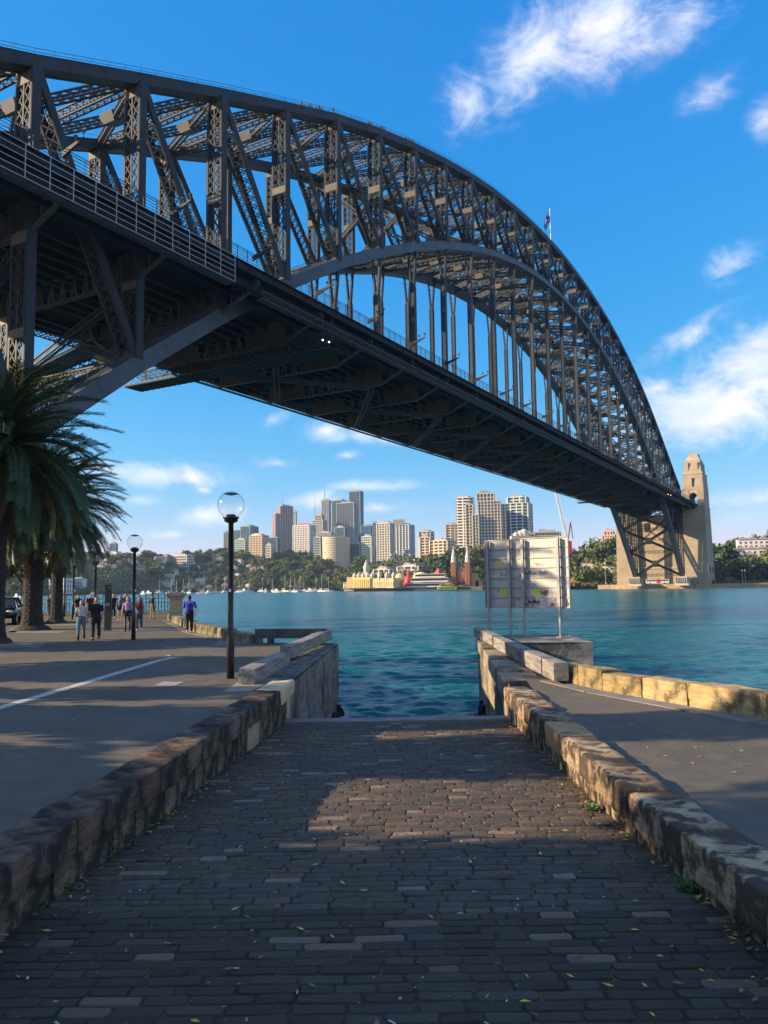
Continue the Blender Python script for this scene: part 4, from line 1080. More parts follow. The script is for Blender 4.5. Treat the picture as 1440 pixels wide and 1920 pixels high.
def lamp_proto():
    L = thing('globe_lamp', 'x', 'street lamp')
    m = MB(); m.lathe([(.088, 0), (.088, 1.06), (.078, 1.10), (.066, 1.13), (.06, 3.55), (.10, 3.57), (.16, 3.60), (.16, 3.66), (.19, 3.665), (.19, 3.70), (.12, 3.71), (.10, 3.76), (.0, 3.77)], 16)
    m.build('post', M_black, L, True)
    m = MB(); R = .318; c = 3.98
    prof = [(R * math.cos(a), c + R * math.sin(a)) for a in np.linspace(-1.15, PI / 2 - .001, 22)]
    m.lathe(prof, 28, caps=False)
    m.build('glass_globe', M_glass, L, True)
    m = MB(); m.lathe([(.0, 4.20), (.165, 4.235), (.17, 4.245), (.10, 4.268), (.0, 4.275)], 18, caps=False); m.build('reflector_cap', M_black, L)
    m = MB(); m.box((.0, -.107, 2.0), (.05, .006, .07)); m.build('inspection_tag', mat('white_paint', (.78, .78, .76)), L)
    return L
lampP = lamp_proto(); note_kids(lampP)
lamps = [(432, 1272, None, 'globe lamp on a black post nearest the ramp'), (250, 1200, None, 'second globe lamp, right of the woman in lilac'),
         (180, 1044, 48.9, 'globe lamp half hidden by drooping palm fronds above the man in black'), (139, 1062, 54.6, 'small globe lamp beside the thinner palm trunk'), (122, 1072, 61.0, 'farthest globe lamp touching the palm trunk')]
for i, (px, py, D, lab) in enumerate(lamps):
    p = G(px, py, PZ) if D is None else at(px, py, D)
    if i == 0: lampP.location = (p.x, p.y, PZ); lampP['label'] = lab; lampP['group'] = 'globe lamps on the promenade'
    else: copy_tree(lampP, None, lab, 'globe lamps on the promenade', (p.x, p.y, PZ), i * .9)
# an aerial-like finial on the second lamp
# ------------------------------------------------------------------ palms
M_fr = mat('palm_leaflet', (.020, .056, .022), .5, scale=3, col2=(.032, .066, .020), spec=.45, obj_var=.25)
M_frd = mat('dry_palm_leaflet', (.11, .085, .045), .8, scale=3, col2=(.12, .09, .05))
M_rach = mat('palm_rachis', (.06, .065, .03), .6)
M_trk = mat('palm_bark', (.046, .041, .036), .95, scale=9, col2=(.020, .018, .016), bump=1.0, bscale=26, bdist=.03)
def frond_mesh(seed, L=4.5, droop=1.0, dry=False, n=84):
    r = random.Random(seed); q = MB()
    def P(t):
        return Vector((L * (t - .13 * droop * t ** 3), .10 * math.sin(t * 2 + seed), -droop * L * .36 * t ** 2.4))
    pts = [P(i / 12) for i in range(13)]
    q.tube(pts, [.055 * (1 - .85 * i / 12) for i in range(13)], 5, 1)
    for i in range(n):
        t = .10 + .90 * i / (n - 1); b = P(t); d = (P(min(1, t + .02)) - P(t - .02)).normalized()
        ll = (.56 * math.sin(min(1, t * 3.2 + .25) * PI / 2) * (1 - .40 * max(0, t - .6) / .4)) * r.uniform(.85, 1.1)
        for s in (-1, 1):
            side = Vector((0, s, 0)); up = d.cross(side) * s; up = Vector((-d.z, 0, d.x))
            dirv = (d * .55 + side * .74 + up * r.uniform(.15, .45)).normalized()
            mid = b + dirv * ll * .55 - Vector((0, 0, .02)); tip = b + dirv * ll - Vector((0, 0, ll * r.uniform(.15, .5)))
            w = dirv.cross(up).normalized() * .019
            q.add([b - w * .6, b + w * .6, mid + w, mid - w, tip], [(0, 1, 2, 3), (3, 2, 4)], 0)
    return q.mesh('frond', [M_frd if dry else M_fr, M_rach])
FR = [frond_mesh(i, 4.4, [.75, 1.0, 1.25, .9, 1.1][i]) for i in range(5)]; FRD = [frond_mesh(9, 3.6, 1.35, True), frond_mesh(10, 3.3, 1.2, True)]
def palm_trunk(h, r, seed):
    q = MB(); n, rows_ = 26, int(h / .055); rt_ = random.Random(seed)
    for j in range(rows_ + 1):
        z = h * j / rows_; fl = 1 + .75 * math.exp(-z / .32) - .05 * z / h + (.22 * sstep((z - h + 1.1) / 1.0))
        for k in range(n):
            ph = (k + (j // 3 % 2) * .5) / n * 13
            sc = .035 * (1 - (j % 3) / 3.0) * (.55 + .45 * math.cos(2 * PI * ph)) if z > .35 else .02 * math.sin(k * 2.3 + j)
            rr_ = r * fl + sc + rt_.uniform(-.006, .006)
            a = 2 * PI * k / n; q.v.append((rr_ * math.cos(a), rr_ * math.sin(a), z))
    for j in range(rows_):
        for k in range(n): q.f.append((j * n + k, j * n + (k + 1) % n, (j + 1) * n + (k + 1) % n, (j + 1) * n + k)); q.m.append(0)
    q.f.append(tuple((rows_) * n + k for k in range(n))); q.m.append(0)
    return q
def palm(x, y, h, r, nf, seed, label, sc=1.0):
    Pm = thing('date_palm', label, 'palm tree', (x, y, PZ - .02), 0, 'date palms on the promenade')
    palm_trunk(h, r, seed).build('trunk', M_trk, Pm)
    q = MB(); q.lathe([(r * 2.1, -.02), (r * 1.95, .10), (r * 1.6, .22), (r * 1.1, .26)], 20); q.build('root_mound', mat('root_earth', (.055, .052, .035), .95, scale=6, col2=(.03, .035, .02), bump=.8, bscale=30), Pm)
    r_ = random.Random(seed)
    for i in range(nf):
        t = i / nf; elv = 1.30 - 2.05 * t ** .8 + r_.uniform(-.1, .1)
        dead = t > .93
        o = link('frond', r_.choice(FRD) if dead else r_.choice(FR), Pm, (0, 0, h - .15 + .45 * (1 - t)))
        az_ = i * 2.399963 + r_.uniform(-.15, .15)
        o.rotation_euler = (r_.uniform(-.25, .25), -elv, az_); s = sc * r_.uniform(.88, 1.08); o.scale = (s, s, s)
    return Pm
def base_xy(px, D): p = at(px, 1105, D); return p.x, p.y
x, y = base_xy(-8, 31.3); palm(x, y, 7.9, .34, 130, 11, 'nearest date palm at the left edge, its trunk cut by the frame', 1.05)
x, y = base_xy(62, 41.5); palm(x, y, 7.0, .47, 140, 12, 'thick trunked date palm between the car and the walking couple', 1.06)
x, y = base_xy(107, 49.0); palm(x, y, 7.1, .33, 125, 13, 'date palm with the slimmer trunk beside the small globe lamps', 1.0)

# ------------------------------------------------------------------ leafy trees
def leaf_crown(seed, lobes, n, size, mats=1, flat=.6):
    """leaf-sized faces spread through a crown made of several uneven lobes"""
    r = np.random.default_rng(seed); q = MB()
    c = np.array([l[:3] for l in lobes]); rad = np.array([l[3] for l in lobes]); w = rad ** 2; w = w / w.sum()
    k = r.choice(len(lobes), n, p=w); d = r.normal(size=(n, 3)); d /= np.linalg.norm(d, axis=1)[:, None]
    rr_ = rad[k] * (r.random(n) ** .42) * (.82 + .3 * np.sin(d[:, 0] * 5 + k) * np.sin(d[:, 2] * 4 + k * 2)); P = c[k] + d * rr_[:, None] * np.array([1, 1, .8])
    u = r.normal(size=(n, 3)); u /= np.linalg.norm(u, axis=1)[:, None]; v = np.cross(u, d + r.normal(size=(n, 3)) * flat); v /= np.linalg.norm(v, axis=1)[:, None] + 1e-9
    s = size * r.uniform(.6, 1.4, n)[:, None]
    V = np.stack([P - u * s, P + v * s * .55, P + u * s, P - v * s * .55], 1).reshape(-1, 3)
    q.v = [tuple(p) for p in V]; q.f = [(4 * i, 4 * i + 1, 4 * i + 2, 4 * i + 3) for i in range(n)]; q.m = [int(a) for a in (r.random(n) * mats)]
    return q
M_leaf = mat('shade_tree_leaf', (.045, .075, .025), .6, scale=2, col2=(.08, .10, .03))
M_bark = mat('tree_bark', (.10, .085, .065), .95, scale=6, col2=(.06, .05, .04), bump=.8, bscale=20)
def shade_tree(x, y, z, h, lobes, n, seed, label, size=.2):
    T = thing('shade_tree', label, 'tree', (x, y, z), 0, 'shade trees beside the promenade')
    q = MB(); q.tube([(0, 0, -.1), (.05, 0, h * .4), (0, .1, h)], [.32, .24, .15], 9)
    for l in lobes: q.tube([(0, .05, h * .6), (l[0] * .5, l[1] * .5, (h * .6 + l[2]) / 2 + .2), (l[0], l[1], l[2])], [.13, .09, .04], 6)
    q.build('trunk', M_bark, T, True); leaf_crown(seed, lobes, n, size).build('crown', M_leaf, T)
    return T
# the trees just left of the view that shade the ramp and promenade
def big(k): return [(0, 0, 6.0, 2.5), (-.4, 1.3, 3.6, 1.9), (.4, -1.5, 7.2, 2.0), (0, -.4, 2.2, 1.7), (.3, 1.0, 8.4, 1.7), (0, -1.6, 3.6, 1.6), (0, -.6, 9.2, 1.5)]
shade_tree(-17, 5.0, PZ, 4.5, big(1), 15000, 1, 'leafy tree standing just left of the view beside the ramp')
shade_tree(-16.6, .4, PZ, 4.5, big(2), 13000, 2, 'leafy tree left of the camera, out of view')
shade_tree(-17, 11.3, PZ, 4.5, [(0, 0, 5.6, 1.9), (-.2, .7, 3.6, 1.8), (.2, -.4, 7.4, 1.4), (0, -.4, 2.2, 1.6)], 12000, 3, 'slim leafy tree left of the view before the palms')
shade_tree(-16.6, 8.4, PZ, 3, [(0, 0, 3.8, 1.5), (0, .8, 3.2, 1.4), (0, -.8, 4.0, 1.4)], 7000, 8, 'low bushy tree left of the view between taller trees')
shade_tree(-17.2, 14.9, PZ, 5, [(0, 0, 4.6, 1.3), (0, .5, 3.0, 1.3), (0, -.4, 6.0, 1.1)], 1500, 9, 'thin leafed small tree left of the view')
shade_tree(-17.5, 20.0, PZ, 5, [(0, 0, 6.2, 2.2), (0, 1.3, 4.2, 2.0), (0, -1.2, 3.4, 1.8), (0, .6, 8.0, 1.6), (0, -1.8, 6.5, 1.4)], 13000, 5, 'leafy tree out of view left of the palms')
shade_tree(-23, 28.2, PZ, 6, [(0, 0, 7.2, 2.2), (0, 1.6, 5.2, 2.0), (0, -1.0, 4.8, 1.8), (0, 0, 3, 2), (0, .6, 9.4, 1.9), (0, .9, 11.8, 1.8)], 15000, 7, 'leafy tree hidden left of the nearest palm')
x, y = base_xy(72, 66); shade_tree(x, y - 2, PZ, 3.2, [(0, 0, 3.9, 1.5), (1.4, 0, 3.6, 1.1), (-1.5, 0, 3.8, 1.2)], 2600, 4, 'small dark leafy tree behind the palm trunks', .16)

# ------------------------------------------------------------------ iron fence and its stone pier
fp = at(330, 1140, 50.6)
sp = thing('fence_pier', 'square tan sandstone pier with a moulded cap ending the iron fence', 'pier', (fp.x, fp.y, PZ), .25)
m = MB(); courses(m, 0, 0, .86, .84, .86, .84, 0, 1.40, .46, .01); m.build('shaft', M_copN, sp)
m = MB(); m.box((0, 0, 1.45), (1.0, 1.0, .10)); batter(m, (0, 0), (1.02, 1.02), (1.24, 1.24), 1.50, 1.60); m.box((0, 0, 1.67), (1.26, 1.26, .14)); batter(m, (0, 0), (1.2, 1.2), (.9, .9), 1.74, 1.80); m.build('cap', M_copN, sp)
fe = thing('iron_fence', 'black iron fence of spear-topped posts and rings along the water edge', 'fence')
M_iron = mat('black_iron', (.012, .015, .018), .5)
q = MB(); q.lathe([(.055, 0), (.085, .06), (.05, .14), (.038, .5), (.05, .9), (.034, .98), (.034, 1.36), (.055, 1.40), (.03, 1.46), (.045, 1.52), (.0, 1.70)], 8); PK = q.mesh('picket', M_iron, True)
q = MB()
ringp = [(.0, .10 * math.cos(a), .62 + .19 * math.sin(a)) for a in np.linspace(0, 2 * PI, 13)]
q.tube(ringp, .022, 5, caps=False); q.tube([(0, 0, .81), (0, 0, 1.3)], .018, 5); q.tube([(0, 0, .05), (0, 0, .43)], .018, 5); RG = q.mesh('ring_bar', M_iron)
fpts = [Vector((fp.x - .3, fp.y + .5, PZ)), Vector((-16.4, 62.3, PZ)), Vector((-36, 64.0, PZ))]
m = MB(); pl = MB()
for a, b in zip(fpts, fpts[1:]):
    for h, t in ((.98, .05), (.30, .05), (1.3, .035)): m.beam(a + Vector((0, 0, h)), b + Vector((0, 0, h)), .05, t)
    pl.beam(a + Vector((0, 0, .10)), b + Vector((0, 0, .10)), .42, .24)
    L = (b - a).length; n = int(L / .5); ang = math.atan2((b - a).y, (b - a).x)
    for i in range(n + 1):
        p = a.lerp(b, i / n); o = link('picket', PK, fe, (p.x, p.y, PZ + .1)); o.rotation_euler = (0, 0, ang)
        if i < n:
            p = a.lerp(b, (i + .5) / n); o = link('ring_bar', RG, fe, (p.x, p.y, PZ + .1)); o.rotation_euler = (0, 0, ang - PI / 2 + PI / 2)
m.build('rail', M_iron, fe); pl.build('stone_plinth', M_ker, fe)
# information pillar
p = G(202, 1183, PZ); ip = thing('information_pillar', 'tall slim dark information pillar beside the walking couple', 'sign', (p.x, p.y, PZ))
m = MB(); m.box((0, 0, 1.16), (.32, .14, 2.26)); m.build('panel', mat('dark_slate_panel', (.025, .03, .033), .45), ip)
m = MB(); m.box((0, 0, .02), (.34, .18, .05)); m.build('base_plate', M_conc, ip)
m = MB(); m.tube([(.07 + .03 * math.cos(a), -.074, 2.16 + .03 * math.sin(a)) for a in np.linspace(2.6, 6.8, 9)], .008, 5); m.box((.085, -.0735, 1.30), (.03, .006, .03))
for i in range(3): m.box((-.02, -.0735, 1.36 - i * .05), (.18, .005, .012))
m.build('white_symbol', mat('white_paint', (.78, .78, .76)), ip)

# ------------------------------------------------------------------ back of the harbour sign
A = at(908, 1016, 31.6); Bq = at(1064, 1006, 29.2); A2 = Vector((A.x, A.y, 0)); B2 = Vector((Bq.x, Bq.y, 0))
sd = (B2 - A2); SW = sd.length; sang = math.atan2(sd.y, sd.x)
zt = at(1064, 1006, 29.2).z; zb = at(1068, 1140, 29.2).z; SH = zt - zb
sg = thing('harbour_sign', 'big grey metal sign seen from behind, graffiti covered, on four posts', 'sign', (A2.x, A2.y, 0), sang)
M_alu = mat('weathered_aluminium', (.50, .485, .45), .6, scale=1.4, col2=(.40, .385, .355), metal=.15, bump=.15, bscale=8, fac=(.3, .7))
M_galv = mat('galvanised_post', (.33, .335, .33), .55, metal=.3, var=.25, scale=6)
cols = [0, .12, .42, .60, .80, 1.0]; nr_ = 7; rowz = [zb + SH * i / nr_ for i in range(nr_ + 1)]
for i in range(len(cols) - 1):
    for j in range(nr_):
        if i == 0 and j in (): continue
        q = MB(); q.box((SW * (cols[i] + cols[i + 1]) / 2, .03 + (i % 2) * .004, (rowz[j] + rowz[j + 1]) / 2), (SW * (cols[i + 1] - cols[i]) - .008, .02, SH / nr_ - .008)); q.build('panel', M_alu, sg)
for j in range(nr_ + 1):
    q = MB(); z = rowz[j]; q.box((SW / 2, .004, z), (SW - .06, .03, .026)); q.box((SW / 2, -.012, z + .010), (SW - .06, .008, .026)); q.build('rail', M_galv, sg)
for e in (0, 1):
    q = MB(); q.box((SW * e, .02, (zt + zb) / 2), (.03, .07, SH + .02)); q.build('edge_trim', M_galv, sg)
for px, py in ((919, 1100), (959, 1100), (984.5, 1100), (1051, 1100)):
    d = ray(px, py); n = Vector((-sd.y, sd.x, 0)); t = n.dot(A2) / n.dot(Vector((d.x, d.y, 0))); P = Vector((d.x * t, d.y * t, 0)); u = (P - A2).dot(sd) / SW
    q = MB(); q.box((u, -.10, (2.85 + zt - .02) / 2), (.06, .13, zt - .02 - 2.85)); q.box((u, -.17, (zb + zt) / 2), (.10, .015, SH - .04)); q.box((u, -.115, 2.94), (.22, .26, .03)); q.build('post', M_galv, sg)
rg = random.Random(21)
def scribble(u0, z0, w, h, n, th, mt):
    q = MB(); P = []; x = 0
    for i in range(n):
        P.append((u0 + w * (i / n) + rg.uniform(-.3, .3) * w / n * 3, .018, z0 + h * (.5 + .5 * math.sin(i * 2.4 + rg.random() * 2)) * rg.uniform(.5, 1)))
    for a, b in zip(P, P[1:]): q.beam(a, b, .004, th, (0, 0, 1))
    return tag(q.build('graffiti', mt, sg), 'scrawled graffiti tag')
K = mat('black_marker', (.02, .02, .025), .5)
KP = mat('grey_marker', (.12, .11, .13), .6)
scribble(SW * .18, rowz[3] + .05, .50, .26, 13, .012, KP); scribble(SW * .47, rowz[3] + .10, .52, .24, 16, .022, K); scribble(SW * .66, rowz[3] + .12, .38, .26, 12, .014, KP)
scribble(SW * .46, rowz[1] + .02 - SH / nr_ + .05, .75, .28, 22, .018, K); scribble(SW * .52, rowz[0] + .16, .50, .2, 15, .02, K); scribble(SW * .67, rowz[1] + .06, .34, .3, 18, .03, KP)
scribble(SW * .62, rowz[4] + .06, .4, .16, 12, .010, KP); scribble(SW * .955, rowz[0] + .05, .12, .3, 10, .012, K); scribble(SW * .92, rowz[1] + .05, .22, .12, 9, .014, KP); scribble(SW * .5, rowz[3] + .02, .5, .08, 10, .01, KP)
def sticker(u, z, w, h, col, nm, rnd=False):
    q = MB()
    if rnd: q.add([(SW * u + w / 2 * math.cos(a), .0165, z + h / 2 * math.sin(a)) for a in np.linspace(0, 2 * PI, 17)[:-1]], [tuple(range(16))])
    else: q.add([(SW * u - w / 2, .0165, z - h / 2), (SW * u + w / 2, .0165, z - h / 2), (SW * u + w / 2, .0165, z + h / 2), (SW * u - w / 2, .0165, z + h / 2)], [(0, 1, 2, 3)])
    return tag(q.build('sticker', mat('sticker_' + nm, col, .5), sg), f'{nm} sticker on the sign')
hz = SH / nr_
for u, dz, r_ in ((.165, .62, .14), (.215, .55, .15), (.165, .40, .13)): sticker(u, rowz[4] + hz * dz - .0, r_, r_, (.62, .60, .06), 'yellow', True)
sticker(.225, rowz[1] + hz * .55, .30, .28, (.42, .58, .05), 'lime'); sticker(.63, rowz[1] + hz * .55, .42, .30, (.22, .46, .05), 'green')
for i in range(3): sticker(.63, rowz[1] + hz * (.40 + i * .14), .26, .018, (.55, .66, .35), 'pale green')
sticker(.80, rowz[0] + hz * .32, .15, .10, (.50, .03, .03), 'red', True); sticker(.435, rowz[3] + hz * .30, .12, .05, (.50, .03, .03), 'red'); sticker(.455, rowz[3] + hz * .66, .12, .12, (.65, .66, .66), 'white', True)
for i in range(30):
    c = rg.choice([((.62, .64, .66), 'white'), ((.10, .12, .18), 'navy'), ((.55, .50, .10), 'mustard'), ((.45, .10, .10), 'brick'), ((.05, .05, .05), 'black'), ((.35, .42, .50), 'pale blue')])
    j = rg.choice((0, 0, 1, 1, 2, 3, 3, 4)); sticker(rg.uniform(.02, .98), rowz[j] + hz * rg.uniform(.15, .85), rg.uniform(.04, .10), rg.uniform(.04, .09), *c)

# ------------------------------------------------------------------ parked car
def car(x, y, rz, label):
    Cc = thing('parked_car', label, 'car', (x, y, PZ), rz)
    paint = mat('black_car_paint', (.012, .014, .022), .18, spec=.6); glass = mat('car_glass', (.015, .018, .02), .05, spec=.7)
    # body: cross-sections along the length (x forward)
    secs = [(-2.25, .55, .95, .80), (-2.1, .45, 1.05, .88), (-1.2, .36, 1.08, .92), (0, .34, 1.06, .93), (1.0, .36, 1.04, .92), (1.75, .38, .98, .88), (2.15, .42, .86, .80), (2.3, .50, .72, .70)]
    q = MB(); n = 12
    for X, zl, zh, hw in secs:
        for k in range(n):
            t = 2 * PI * (k + .5) / n; c, s_ = math.cos(t), math.sin(t); e = .35
            q.v.append((X, hw * math.copysign(abs(c) ** e, c), (zl + zh) / 2 + (zh - zl) / 2 * math.copysign(abs(s_) ** e, s_)))
    for i in range(len(secs) - 1):
        for k in range(n): q.f.append((i * n + k, (i + 1) * n + k, (i + 1) * n + (k + 1) % n, i * n + (k + 1) % n)); q.m.append(0)
    q.f.append(tuple(range(n))); q.m.append(0); q.f.append(tuple(reversed(range((len(secs) - 1) * n, len(secs) * n)))); q.m.append(0)
    q.build('body', paint, Cc, True)
    q = MB()
    top = [(-1.75, .62), (-1.2, .60), (.35, .60), (.55, .61)]
    vs = [(-2.15, .82, 1.0), (1.25, .84, 1.0), (1.25, -.84, 1.0), (-2.15, -.82, 1.0), (-1.65, .60, 1.58), (.35, .62, 1.60), (.35, -.62, 1.60), (-1.65, -.60, 1.58)]
    q.add(vs, [(0, 1, 5, 4), (1, 2, 6, 5), (2, 3, 7, 6), (3, 0, 4, 7)]); q.build('glasshouse', glass, Cc)
    q = MB(); q.box((-.65, 0, 1.615), (2.1, 1.26, .05)); 
    for e in (-1, 1): q.beam((1.27, e * .845, 1.0), (.36, e * .63, 1.61), .07, .06); q.beam((-2.16, e * .825, 1.0), (-1.66, e * .61, 1.59), .12, .06); q.beam((-.35, e * .85, 1.0), (-.4, e * .64, 1.6), .08, .05)
    q.build('roof', paint, Cc)
    for X in (-1.4, 1.42):
        for e in (-1, 1):
            w_ = MB(); w_.tube([(X, e * .70, .34), (X, e * .94, .34)], .34, 20); wo_ = w_.build('wheel', mat('tyre', (.015, .015, .015), .9), Cc)
            r_ = MB(); r_.tube([(X, e * .925, .34), (X, e * .955, .34)], .20, 14); r_.build('rim', mat('rim_alloy', (.5, .5, .5), .3, metal=.8), wo_)
    for e in (-1, 1):
        h = MB(); h.ell((2.12, e * .62, .80), (.14, .22, .09), 12, 8); h.build('headlight', mat('headlight_glass', (.75, .78, .80), .08, spec=.8), Cc)
        h = MB(); h.ell((.95, e * 1.03, 1.08), (.10, .12, .08), 10, 6); h.build('mirror', paint, Cc)
    h = MB(); h.box((2.27, 0, .60), (.06, 1.0, .20)); 
    for i in range(4): h.box((2.305, 0, .53 + i * .05), (.02, .96, .015))
    h.build('grille', mat('dark_grille', (.01, .01, .01), .5), Cc)
    h = MB(); h.box((2.315, 0, .44), (.02, .44, .11)); h.build('number_plate', mat('white_paint', (.78, .78, .76)), Cc)
p = at(6, 1150, 49.5); car(p.x, p.y, -PI / 2 + .32, 'black car parked behind the palms at the left edge, headlights toward us')
# ------------------------------------------------------------------ people
def remesh(q, name, mats, parent, vox, smooth=3):
    """overlapping limbs fused into one continuous skin"""
    me = q.mesh(name, mats, True); o = bpy.data.objects.new(name + '_tmp', me); COL.objects.link(o)
    md = o.modifiers.new('r', 'REMESH'); md.mode = 'VOXEL'; md.voxel_size = vox; md.use_smooth_shade = True
    ms = o.modifiers.new('s', 'SMOOTH'); ms.factor = .5; ms.iterations = smooth
    dg = bpy.context.evaluated_depsgraph_get(); ev = o.evaluated_get(dg); nm = bpy.data.meshes.new_from_object(ev)
    bpy.data.objects.remove(o); nm.name = name
    nm.materials.clear(); nm.materials.append(mats)
    return link(name, nm, parent)
SKIN = {'light': (.46, .29, .21), 'tan': (.36, .21, .14), 'dark': (.10, .055, .035)}
def fabric(nm, c): return mat('cloth_' + nm, c, .85, var=.25, scale=14, bump=.4, bscale=30, bdist=.01)
def person(px, py, D, H, rz, label, skin='light', hair=(.012, .010, .010), hair_long=False, top=('white', (.6, .58, .55)), sleeve=.45, low=('jeans', (.10, .17, .25)),
           low_len=1.0, sock=None, shoe=(.05, .045, .045), stride=.16, arms=(.1, -.1), elbow=(.25, .25), reach=None, extra=None, female=False):
    p = at(px, 1105, D) if py is None else G(px, py, PZ)
    T = thing('person', label, 'person', (p.x, p.y, PZ), rz); k = H / 1.72
    hip = .92 * k; sh = 1.42 * k; hw = .10 * k; sw_ = (.165 if female else .195) * k
    # the figure faces -Y
    legs = []
    for s, d in ((-1, stride), (1, -stride)):
        hipp = Vector((s * hw, 0, hip)); ank = Vector((s * .085 * k, -d, .085 * k + (.05 * k if d < 0 else 0))); kn = (hipp + ank) / 2 + Vector((0, -.05 * k, .01))
        legs.append((hipp, kn, ank))
    armp = []
    for i, s in enumerate((-1, 1)):
        shp = Vector((s * sw_, 0, sh - .03 * k)); a = arms[i]; e = elbow[i]
        if reach is not None and reach[0] == i:
            el_ = shp + Vector(reach[1]) * .28 * k; wr = el_ + Vector(reach[1]) * .25 * k
        else:
            el_ = shp + Vector((s * .07 * k, -math.sin(a) * .28 * k, -math.cos(a) * .28 * k)); wr = el_ + Vector((s * .01, -math.sin(a + e) * .25 * k, -math.cos(a + e) * .25 * k))
        armp.append((shp, el_, wr))
    def torso(q, g, z0, z1):
        Z = [(.86, .155, .115), (.95, .165, .118), (1.05, .138 if female else .15, .10), (1.15, .135 if female else .155, .10), (1.28, .155 if female else .175, .112), (1.38, .16 if female else .185, .10), (1.45, .085, .07)]
        P = [(z * k, a * k + g, b * k + g) for z, a, b in Z if z0 <= z <= z1]; n = 16; b0 = len(q.v)
        for z, a, b in P:
            for j in range(n): t = 2 * PI * j / n; q.v.append((a * math.cos(t), b * math.sin(t), z))
        m_ = len(P)
        for i in range(m_ - 1):
            for j in range(n): q.f.append((b0 + i * n + j, b0 + i * n + (j + 1) % n, b0 + (i + 1) * n + (j + 1) % n, b0 + (i + 1) * n + j)); q.m.append(0)
        q.f.append(tuple(b0 + j for j in reversed(range(n)))); q.f.append(tuple(b0 + (m_ - 1) * n + j for j in range(n))); q.m += [0, 0]
    q = MB(); torso(q, 0, 0, 9)
    for (h, kn, an) in legs:
        q.tube([h + Vector((0, 0, .05)), (h + kn) / 2, kn, (kn * .6 + an * .4), an, an - Vector((0, 0, .04))], [.095 * k, .083 * k, .055 * k, .058 * k, .036 * k, .036 * k], 10)
        q.tube([an + Vector((0, .04, -.05 * k)), an + Vector((0, -.06, -.055 * k)), an + Vector((0, -.15, -.065 * k))], [.036, .04, .026], 8)
    for i, (s_, e_, w_) in enumerate(armp):
        q.tube([s_ + Vector((0, 0, .01)), (s_ + e_) / 2, e_, (e_ + w_) / 2, w_], [.055 * k, .048 * k, .038 * k, .035 * k, .025 * k], 9)
        dv = (w_ - e_).normalized(); sdv = Vector((0, 1, 0)) - dv * dv.y
        sdv = sdv.normalized() if sdv.length > .2 else Vector((0, 0, 1)); out = dv.cross(sdv)
        pal = w_ + dv * .05; q.tube([w_, pal, w_ + dv * .095], [.024, .034, .030], 8, squash=[.8, .55, .5])
        for f_, (of, L) in enumerate(((-.026, .062), (-.009, .075), (.009, .07), (.025, .055))):
            b_ = w_ + dv * .085 + sdv * of; q.tube([b_, b_ + dv * L * .55 + out * .004, b_ + dv * L * .95 + out * .018], [.0095, .009, .007], 6)
        tb = w_ + dv * .03 - sdv * .028; q.tube([tb, tb + dv * .03 - sdv * .022, tb + dv * .062 - sdv * .026], [.012, .011, .008], 6)
    q.tube([(0, .01, 1.40 * k), (0, 0, 1.50 * k), (0, -.01, 1.56 * k)], [.062 * k, .052 * k, .055 * k], 10)
    hc = Vector((0, -.015 * k, 1.60 * k)); q.ell(hc, (.076 * k, .092 * k, .112 * k), 16, 12); q.ell(hc + Vector((0, -.022, -.05 * k)), (.058 * k, .068 * k, .062 * k), 12, 8)
    q.tube([hc + Vector((0, -.085 * k, .02)), hc + Vector((0, -.112 * k, -.018))], [.010, .016], 6)
    for s in (-1, 1): q.ell(hc + Vector((s * .077 * k, .01, -.005)), (.012, .022, .032), 8, 6)
    body = remesh(q, 'body', mat('skin_' + skin, SKIN[skin], .55, var=.15, scale=12), T, .0125, 2)
    f = MB()
    for s in (-1, 1): f.ell(hc + Vector((s * .031 * k, -.086 * k, .008)), (.013, .006, .007), 8, 6)
    f.build('eyes', mat('eye_dark', (.02, .016, .014), .3), T)
    f = MB(); f.ell(hc + Vector((0, -.092 * k, -.055 * k)), (.022, .006, .007), 8, 6); f.build('lips', mat('lip', (.32, .12, .10), .5), T)
    f = MB()
    for s in (-1, 1): f.beam(hc + Vector((s * .018 * k, -.092 * k, .03 * k)), hc + Vector((s * .047 * k, -.082 * k, .032 * k)), .012, .007)
    f.build('eyebrows', mat('eye_dark', (.02, .016, .014)), T)
    # hair
    q = MB(); q.ell(hc + Vector((0, .030, .040 * k)), (.084 * k, .088 * k, .090 * k), 14, 10)
    if hair_long:
        for s in (-1, 0, 1): q.tube([hc + Vector((s * .05, .07, .03)), hc + Vector((s * .07, .085, -.10)), hc + Vector((s * .085, .06 - abs(s) * .05, -.24))], [.05, .05, .025], 8)
    q.build('hair', mat('hair_%.3f' % hair[0], hair, .55, bump=.5, bscale=40), T, True)
    # clothing
    q = MB(); torso(q, .016, .86 if not female else .94, 1.46)
    for s_, e_, w_ in armp:
        if sleeve <= 0: continue
        end = s_.lerp(e_, min(1, sleeve * 2)) if sleeve <= .5 else e_.lerp(w_, (sleeve - .5) * 2)
        P = [s_ + Vector((0, 0, .012)), (s_.lerp(e_, .5 if sleeve > .5 else sleeve))] + ([e_, end] if sleeve > .5 else [end])
        q.tube(P, [.068 * k, .064 * k] + ([.052 * k, .042 * k] if sleeve > .5 else [.066 * k]), 10)
    remesh(q, 'top', fabric(*top), T, .016, 2)
    q = MB(); torso(q, .02, .84, 1.06)
    for h, kn, an in legs:
        if low_len <= .5: q.tube([h + Vector((0, 0, .03)), h.lerp(kn, low_len * 2)], [.112 * k, .108 * k], 12)
        else: q.tube([h + Vector((0, 0, .03)), (h + kn) / 2, kn, kn.lerp(an, (low_len - .5) * 2)], [.108 * k, .097 * k, .076 * k, .066 * k], 12)
